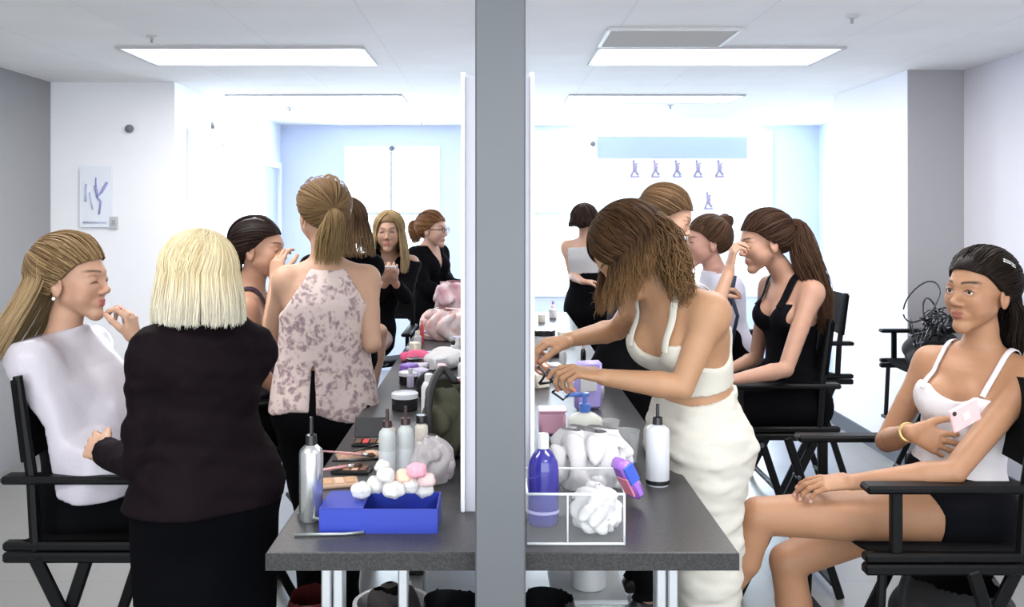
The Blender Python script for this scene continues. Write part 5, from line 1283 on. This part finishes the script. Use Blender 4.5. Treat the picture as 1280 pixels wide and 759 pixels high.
# stack of small packets and pots far down the left of the mirror
cols = [palepink, redm, white_p, M_('cream', (.80, .74, .62), rough=.5), purplem, M_('salmon', (.82, .38, .32), rough=.5), blackp, silver, M_('lavender', (.60, .55, .75), rough=.5), tissue]
nms = ['pale pink', 'coral red', 'white', 'cream', 'purple', 'salmon', 'black', 'silver', 'lavender', 'off-white']
rr = random.Random(11)
def small(c, ci, kind, side):
    m = cols[ci]; h = rr.uniform(.04, .11); r = rr.uniform(.014, .026)
    lb = '%s %s among the crowd of cosmetics far down the counter, %s of the post' % (nms[ci], {'b': 'bottle', 'j': 'pot', 'p': 'packet'}[kind], side); gp = 'crowd of cosmetics %s of the post' % side
    if kind == 'b': bottle(c, r*.8, h, m, cols[(ci+4) % 10], lb, 'cap', .02, group=gp, shoulder=.2, capr=.6)
    elif kind == 'j': jar(c, r*1.2, h*.5, m, cols[(ci+6) % 10], lb, group=gp)
    else:
        e = empty('packet', c, lb, 'packet', gp); R = np.array(Matrix.Rotation(rr.uniform(0, 3), 3, 'Z')); MB().box(np.array(c)+V(0, 0, h*.3), (r*3, r*2.2, h*.6), rot=R, bev=.006).build('pack', m, e, auto=True)
placed = []
def scatter(n, x0, x1, y0, y1, side, mind=.062, edge=None):
    t = 0
    while n > 0 and t < 3000:
        t += 1; x, y = rr.uniform(x0, x1), rr.uniform(y0, y1)
        if all((x-a)**2+(y-b)**2 > mind**2 for a, b in placed):
            placed.append((x, y)); small((x, y, TT), rr.choice([0, 1, 2, 2, 3, 4, 5, 8, 9, 6] if side == 'left' else [2, 2, 9, 6, 3, 0, 7]), rr.choice('bjpp'), side); n -= 1
scatter(30, -.42, -.14, 4.25, 6.25, 'left'); scatter(12, -.38, -.13, 3.6, 4.2, 'left')
scatter(14, .15, .44, 3.3, 4.6, 'right'); scatter(8, .15, .42, 4.7, 6.1, 'right')
blob('flower_bundle', V(-.27, 5.0, TT), (.12, .13, .10), M_('mixed_pink', (.80, .45, .42), rough=.7, col2=(.85, .80, .80), nscale=22), 'bundle of pink and white cloths heaped far down the left counter', 'cloth heap', fr=30, amp=.03, seed=5, h=.009)
blob('cloth_heap', V(-.24, 5.75, TT), (.13, .14, .17), M_('mixed_pale', (.82, .70, .72), rough=.7, col2=(.62, .28, .34), nscale=18), 'taller pale and rose heap of cloths at the far left end', 'cloth heap', fr=24, amp=.03, seed=6, h=.01)

# right of the post
ox0, ox1, oy0, oy1, oh = (659-VX)/612., (781-VX)/612., 1.885, 2.075, .105
og = empty('organizer', ((ox0+ox1)/2, (oy0+oy1)/2, TT), 'clear acrylic organizer box at the front right beside the post', 'organizer'); acr = M_('acrylic', (.92, .94, .97), rough=.04, alpha=.05, spec=.3); rim = M_('acrylic_edge', (.88, .90, .94), rough=.1, alpha=.75)
zc = TT+oh/2
for nm, c, d in [('front_wall', ((ox0+ox1)/2, oy0, zc), (ox1-ox0, .003, oh)), ('back_wall', ((ox0+ox1)/2, oy1, zc), (ox1-ox0, .003, oh)), ('side_wall', (ox0, (oy0+oy1)/2, zc), (.003, oy1-oy0, oh)), ('side_wall', (ox1, (oy0+oy1)/2, zc), (.003, oy1-oy0, oh)), ('divider', (ox0+.083, (oy0+oy1)/2, zc), (.003, oy1-oy0, oh)), ('bottom', ((ox0+ox1)/2, (oy0+oy1)/2, TT+.002), (ox1-ox0, oy1-oy0, .004))]:
    MB().box(c, d).build(nm, acr, og)
r4 = [(ox0, oy0), (ox1, oy0), (ox1, oy1), (ox0, oy1), (ox0, oy0)]
MB().tube([V(x, y, TT+oh) for x, y in r4], .0028, 6).tube([V(ox0, oy0, TT+.003), V(ox1, oy0, TT+.003)], .003, 6).tube([V(ox1, oy0, TT), V(ox1, oy0, TT+oh)], .0025, 6).tube([V(ox0+.083, oy0, TT), V(ox0+.083, oy0, TT+oh)], .002, 6).build('rim', rim, og, smooth=True)
be = bottle(V((679-VX)/FPX*2.0, 2.0, TT+.005), .034, .165, indigo, M_('frosted_cap', (.80, .80, .84), rough=.3, alpha=.8), 'indigo blue bottle with a clear cap standing in the acrylic organizer', 'cap', .032, sy=.75, shoulder=.28, capr=.36, band=(.16, .20, M_('label_white', (.35, .35, .60), rough=.4)))
blob('tissue_bag', V((745-VX)/FPX*1.98, 1.98, TT+.005), (.046, .06, .050), M_('white_wrap', (.62, .61, .61), rough=.45, bump=.6, bscale=40), 'crumpled white wrapped bag inside the organizer, right compartment', 'bag', fr=75, amp=.013, seed=1, h=.004)
blob('tissue_heap', V((738-VX)/FPX*2.28, 2.30, TT), (.095, .075, .085), tissue, 'big heap of white tissues behind the organizer', 'tissues', fr=48, amp=.022, seed=12, h=.005)
# wet wipes pack
wp_ = empty('wipes_pack', V((786-VX)/FPX*2.08, 2.16, TT), 'shiny pink and violet wipes pack leaning right of the organizer', 'pack'); Rw = np.array(Matrix.Rotation(.5, 3, 'Z')@Matrix.Rotation(-.5, 3, 'Y'))
cw = V((785-VX)/FPX*2.14, 2.15, TT+.062)
MB().box(cw, (.034, .06, .105), rot=Rw, bev=.012).build('pack', M_('violet_foil', (.42, .18, .72), rough=.2, coat=.5), wp_, auto=True)
MB().box(cw+Rw@V(.0, -.0285, .02), (.030, .006, .05), rot=Rw, bev=.003).build('blue_label', bluem, wp_); MB().box(cw+Rw@V(-.016, -.005, -.01), (.005, .045, .05), rot=Rw, bev=.002).build('pink_label', pinkm, wp_)
bottle(top(822, 606), .0295, .152, M_('white_bottle', (.64, .65, .68), rough=.28, coat=.4), blackp, 'tall white bottle with a black cap standing alone on the right counter', 'spray', .05, shoulder=.10, capr=.45, band=(.03, .10, blackp))
# cream pump bottle with a blue oval label
cb = top(731, 556); e = bottle(cb, .052, .098, M_('cream_white', (.83, .84, .76), rough=.3), M_('blue_pump', (.10, .22, .68), rough=.3), 'white pump bottle with a light blue oval label and blue pump', 'pump', .055, sy=.6, shoulder=.30, capr=.32)
MB().lathe(cb+V(.012, -.0315, .035), [(.022, -.002), (.024, 0), (.020, .0025)], 24, axis=V(.0, -1, 0)).build('oval_label', cyanm, e, smooth=True)
tb_ = empty('cream_tube', top(703, 560), 'flat light blue tube lying before the pump bottle', 'tube'); c1, c2 = top(684, 553)+V(0, 0, .014), top(722, 566)+V(0, 0, .014)
MB().tube([c1, c1*.5+c2*.5, c2], [.004, .012, .014], 14).build('tube', M_('light_blue', (.30, .58, .72), rough=.35), tb_, smooth=True); MB().tube([c2, c2+(c2-c1)*.2], .012, 12).build('cap', white_p, tb_, smooth=True)
pb = empty('sponge_box', top(689, 540), 'translucent pink box of sponges next to the post', 'box'); cpk = top(690, 542)
MB().box(cpk+V(0, 0, .036), (.082, .07, .072), bev=.010).build('box', M_('pink_translucent', (.85, .45, .60), rough=.3, alpha=.8), pb, auto=True); MB().box(cpk+V(0, 0, .075), (.086, .074, .008), bev=.003).build('lid', M_('pink_lid', (.86, .55, .66), rough=.3), pb)
# glasses lying on the pink box
gs = empty('eyelash_curler', P(688, 492, 2.75), 'black metal eyelash curler on the pile beside the post', 'curler'); q = lambda x, y, z=2.62: P(x, y, z)
MB().tube([q(674, 480), q(686, 462), q(694, 462), q(688, 478), q(674, 480)], .004, 6).tube([q(688, 478), q(700, 470), q(712, 476)], .0035, 6).build('frame', blackp, gs, smooth=True)
MB().tube([q(690, 490), q(700, 485), q(712, 492), q(704, 500), q(690, 490)], .0035, 6).build('ring', blackp, gs, smooth=True)
# held by the bending woman
pe = empty('makeup_brush', K_['tipsL'][0], 'black brush in the near hand of the bending woman', 'brush'); c = K_['tipsL'][0]
MB().tube([c+V(.02, 0, -.02), c+V(-.03, 0, .03)], [.004, .0035], 8).build('handle', blackp, pe, smooth=True); MB().tube([c+V(.02, 0, -.02), c+V(.034, 0, -.034)], [.006, .002], 8).build('bristles', M_('bristle', (.1, .05, .03)), pe, smooth=True)
pc = empty('compact', K_['tipsR'][2]+V(-.01, 0, -.02), 'small rose gold compact in the far hand of the bending woman', 'compact'); c = K_['tipsR'][2]+V(0, 0, -.02)
MB().lathe(c, [(.024, 0), (.026, .003), (.026, .010), (.022, .013)], 20, axis=V(.3, -.6, .7)).build('case', M_('rose_gold', (.70, .38, .28), rough=.25, metal=.5), pc, smooth=True)
# clear tumblers and purple pack
for px, py, r, h, lb in [(783, 578, .036, .085, 'clear plastic cup with brown sponges behind the wipes pack'), (762, 556, .030, .07, 'smaller clear cup beside the white pump bottle')]:
    e = empty('plastic_cup', top(px, py), lb, 'cup'); c = top(px, py)
    lath(c, [(r*.75, 0), (r*.8, .003), (r, h), (r*1.05, h+.002), (r*.97, h-.001), (r*.76, .006)], 22).build('cup', clear_p, e, auto=True)
    g = Grid(c-.05, c+V(.05, .05, .08), .004); D = g.group([(Ell(c+V(.006, 0, .025), (r*.6, r*.6, .02)), .01), (Ell(c+V(-.008, .004, .045), (r*.55, r*.5, .018)), .004)]); v, f = surfnets(D, g); mesh_obj('sponge', v, f, M_('brown_sponge', (.22, .12, .09), rough=.9), e)
pp_ = empty('wipes_pack', P(734, 450, 3.2), 'pale purple packet standing beyond the hands of the bending woman', 'pack'); cpp = top(735, 512)
MB().box(cpp+V(0, 0, .085), (.10, .03, .17), rot=np.array(Matrix.Rotation(.25, 3, 'Z')), bev=.012).build('pack', M_('soft_purple', (.45, .38, .82), rough=.35), pp_, auto=True)
MB().box(cpp+V(0, -.017, .10), (.06, .004, .07), rot=np.array(Matrix.Rotation(.25, 3, 'Z')), bev=.0015).build('label', white_p, pp_)
# round desk fan-like black mirror and white pot by the post, far
jar(top(680, 440), .055, .11, white_p, blackp, 'white canister with a black lid far down the counter beside the post', lidh=.25, name='canister', cat='canister')
jar(top(690, 470), .04, .05, white_p, silver, 'low white pot with a silver lid beside the post')
# ------------------------------------------------------------------ under and around the counter
blob('trash_bag', V(-.105, 2.25, .0), (.085, .12, .475), M_('bin_liner', (.010, .010, .012), rough=.35, bump=.5, bscale=14), 'tall black sack under the counter left of the post', 'sack', fr=16, amp=.02, seed=3, h=.012)
blob('trash_bag', V(.115, 2.25, .0), (.085, .12, .475), M_('bin_liner', (.010, .010, .012)), 'tall black sack under the counter right of the post', 'sack', fr=16, amp=.02, seed=8, h=.012)
ct = empty('storage_tub', V(.265, 2.7, 0), 'clear storage tub with a blue-topped bottle under the right counter', 'tub'); zt = .50
MB().box((.265, 2.7, zt/2), (.20, .22, zt), bev=.01).build('tub', M_('tub_clear', (.80, .82, .84), rough=.1, alpha=.45), ct, auto=True); MB().box((.265, 2.7, zt+.006), (.215, .235, .014), bev=.004).build('lid', M_('tub_lid', (.75, .78, .80), rough=.2, alpha=.7), ct)
bottle(V(.27, 2.68, zt+.014), .05, .12, white_p, bluem, 'short white bottle with a blue cap on the clear tub under the counter', 'cap', .04, shoulder=.2, capr=.7)
blob('tote_bag', V(-.53, 2.62, .0), (.07, .10, .37), M_('dark_red_leather', (.12, .015, .015), rough=.5), 'dark red tote bag on the floor beside the left counter legs', 'bag', fr=14, amp=.012, seed=2, h=.01)
wb_ = empty('waste_bin', V(-.31, 2.75, 0), 'white waste bin behind the left counter legs', 'bin'); c = V(-.31, 2.75, 0)
lath(c, [(.09, 0), (.11, .42), (.118, .425), (.118, .44), (.105, .44), (.085, .01)], 28).build('bin', white_p, wb_, auto=True)
blob('bin_contents', V(-.31, 2.75, .33), (.075, .075, .09), M_('dark_waste', (.03, .025, .025), rough=.8), 'dark rubbish in the white waste bin', 'rubbish', fr=30, amp=.02, seed=5, h=.009)
sd = empty('sandal', V(-.222, 2.05, 0), 'tan leather sandal strap loop hung on the left counter support', 'sandal')
MB().tube([V(-.235+.014*math.cos(a), 2.015, .60+.020*math.sin(a)) for a in np.linspace(0, 6.28, 16)], .006, 8).build('strap', M_('pink_leather', (.62, .30, .28), rough=.5), sd, smooth=True)
# cables and bag heaped on the empty chair by the column
cb_ = empty('cable_bundle', V(2.52, 5.30, .9), 'tangle of black cables and a bag piled on the empty chair by the column', 'cables')
vs = []
for i in range(16):
    c0 = V(2.48+RS.randn()*.05, 5.22+RS.randn()*.06, .97+RS.randn()*.05); a_, b_ = nrm(RS.randn(3)), nrm(RS.randn(3)); R_ = .05+.06*RS.rand()
    vs.append([c0+R_*(math.cos(t)*a_+math.sin(t)*b_) for t in np.linspace(0, 6.0, 24)])
v, f = strands_mesh(np.array(vs), .0055, 1.); mesh_obj('cables', v, f, blackp, cb_)
b2 = blob('camera_bag', V(2.55, 5.36, .705), (.16, .16, .12), M_('black_nylon', (.012, .012, .014)), 'black bag resting on the seat of the empty chair by the column', 'bag', fr=14, amp=.02, seed=3, h=.012)
blob('folded_bag', V(1.34, 2.68, .30), (.16, .20, .16), M_('black_nylon', (.012, .012, .014)), 'black bag hanging under the seat of the right foreground chair', 'bag', fr=16, amp=.02, seed=6, h=.012)
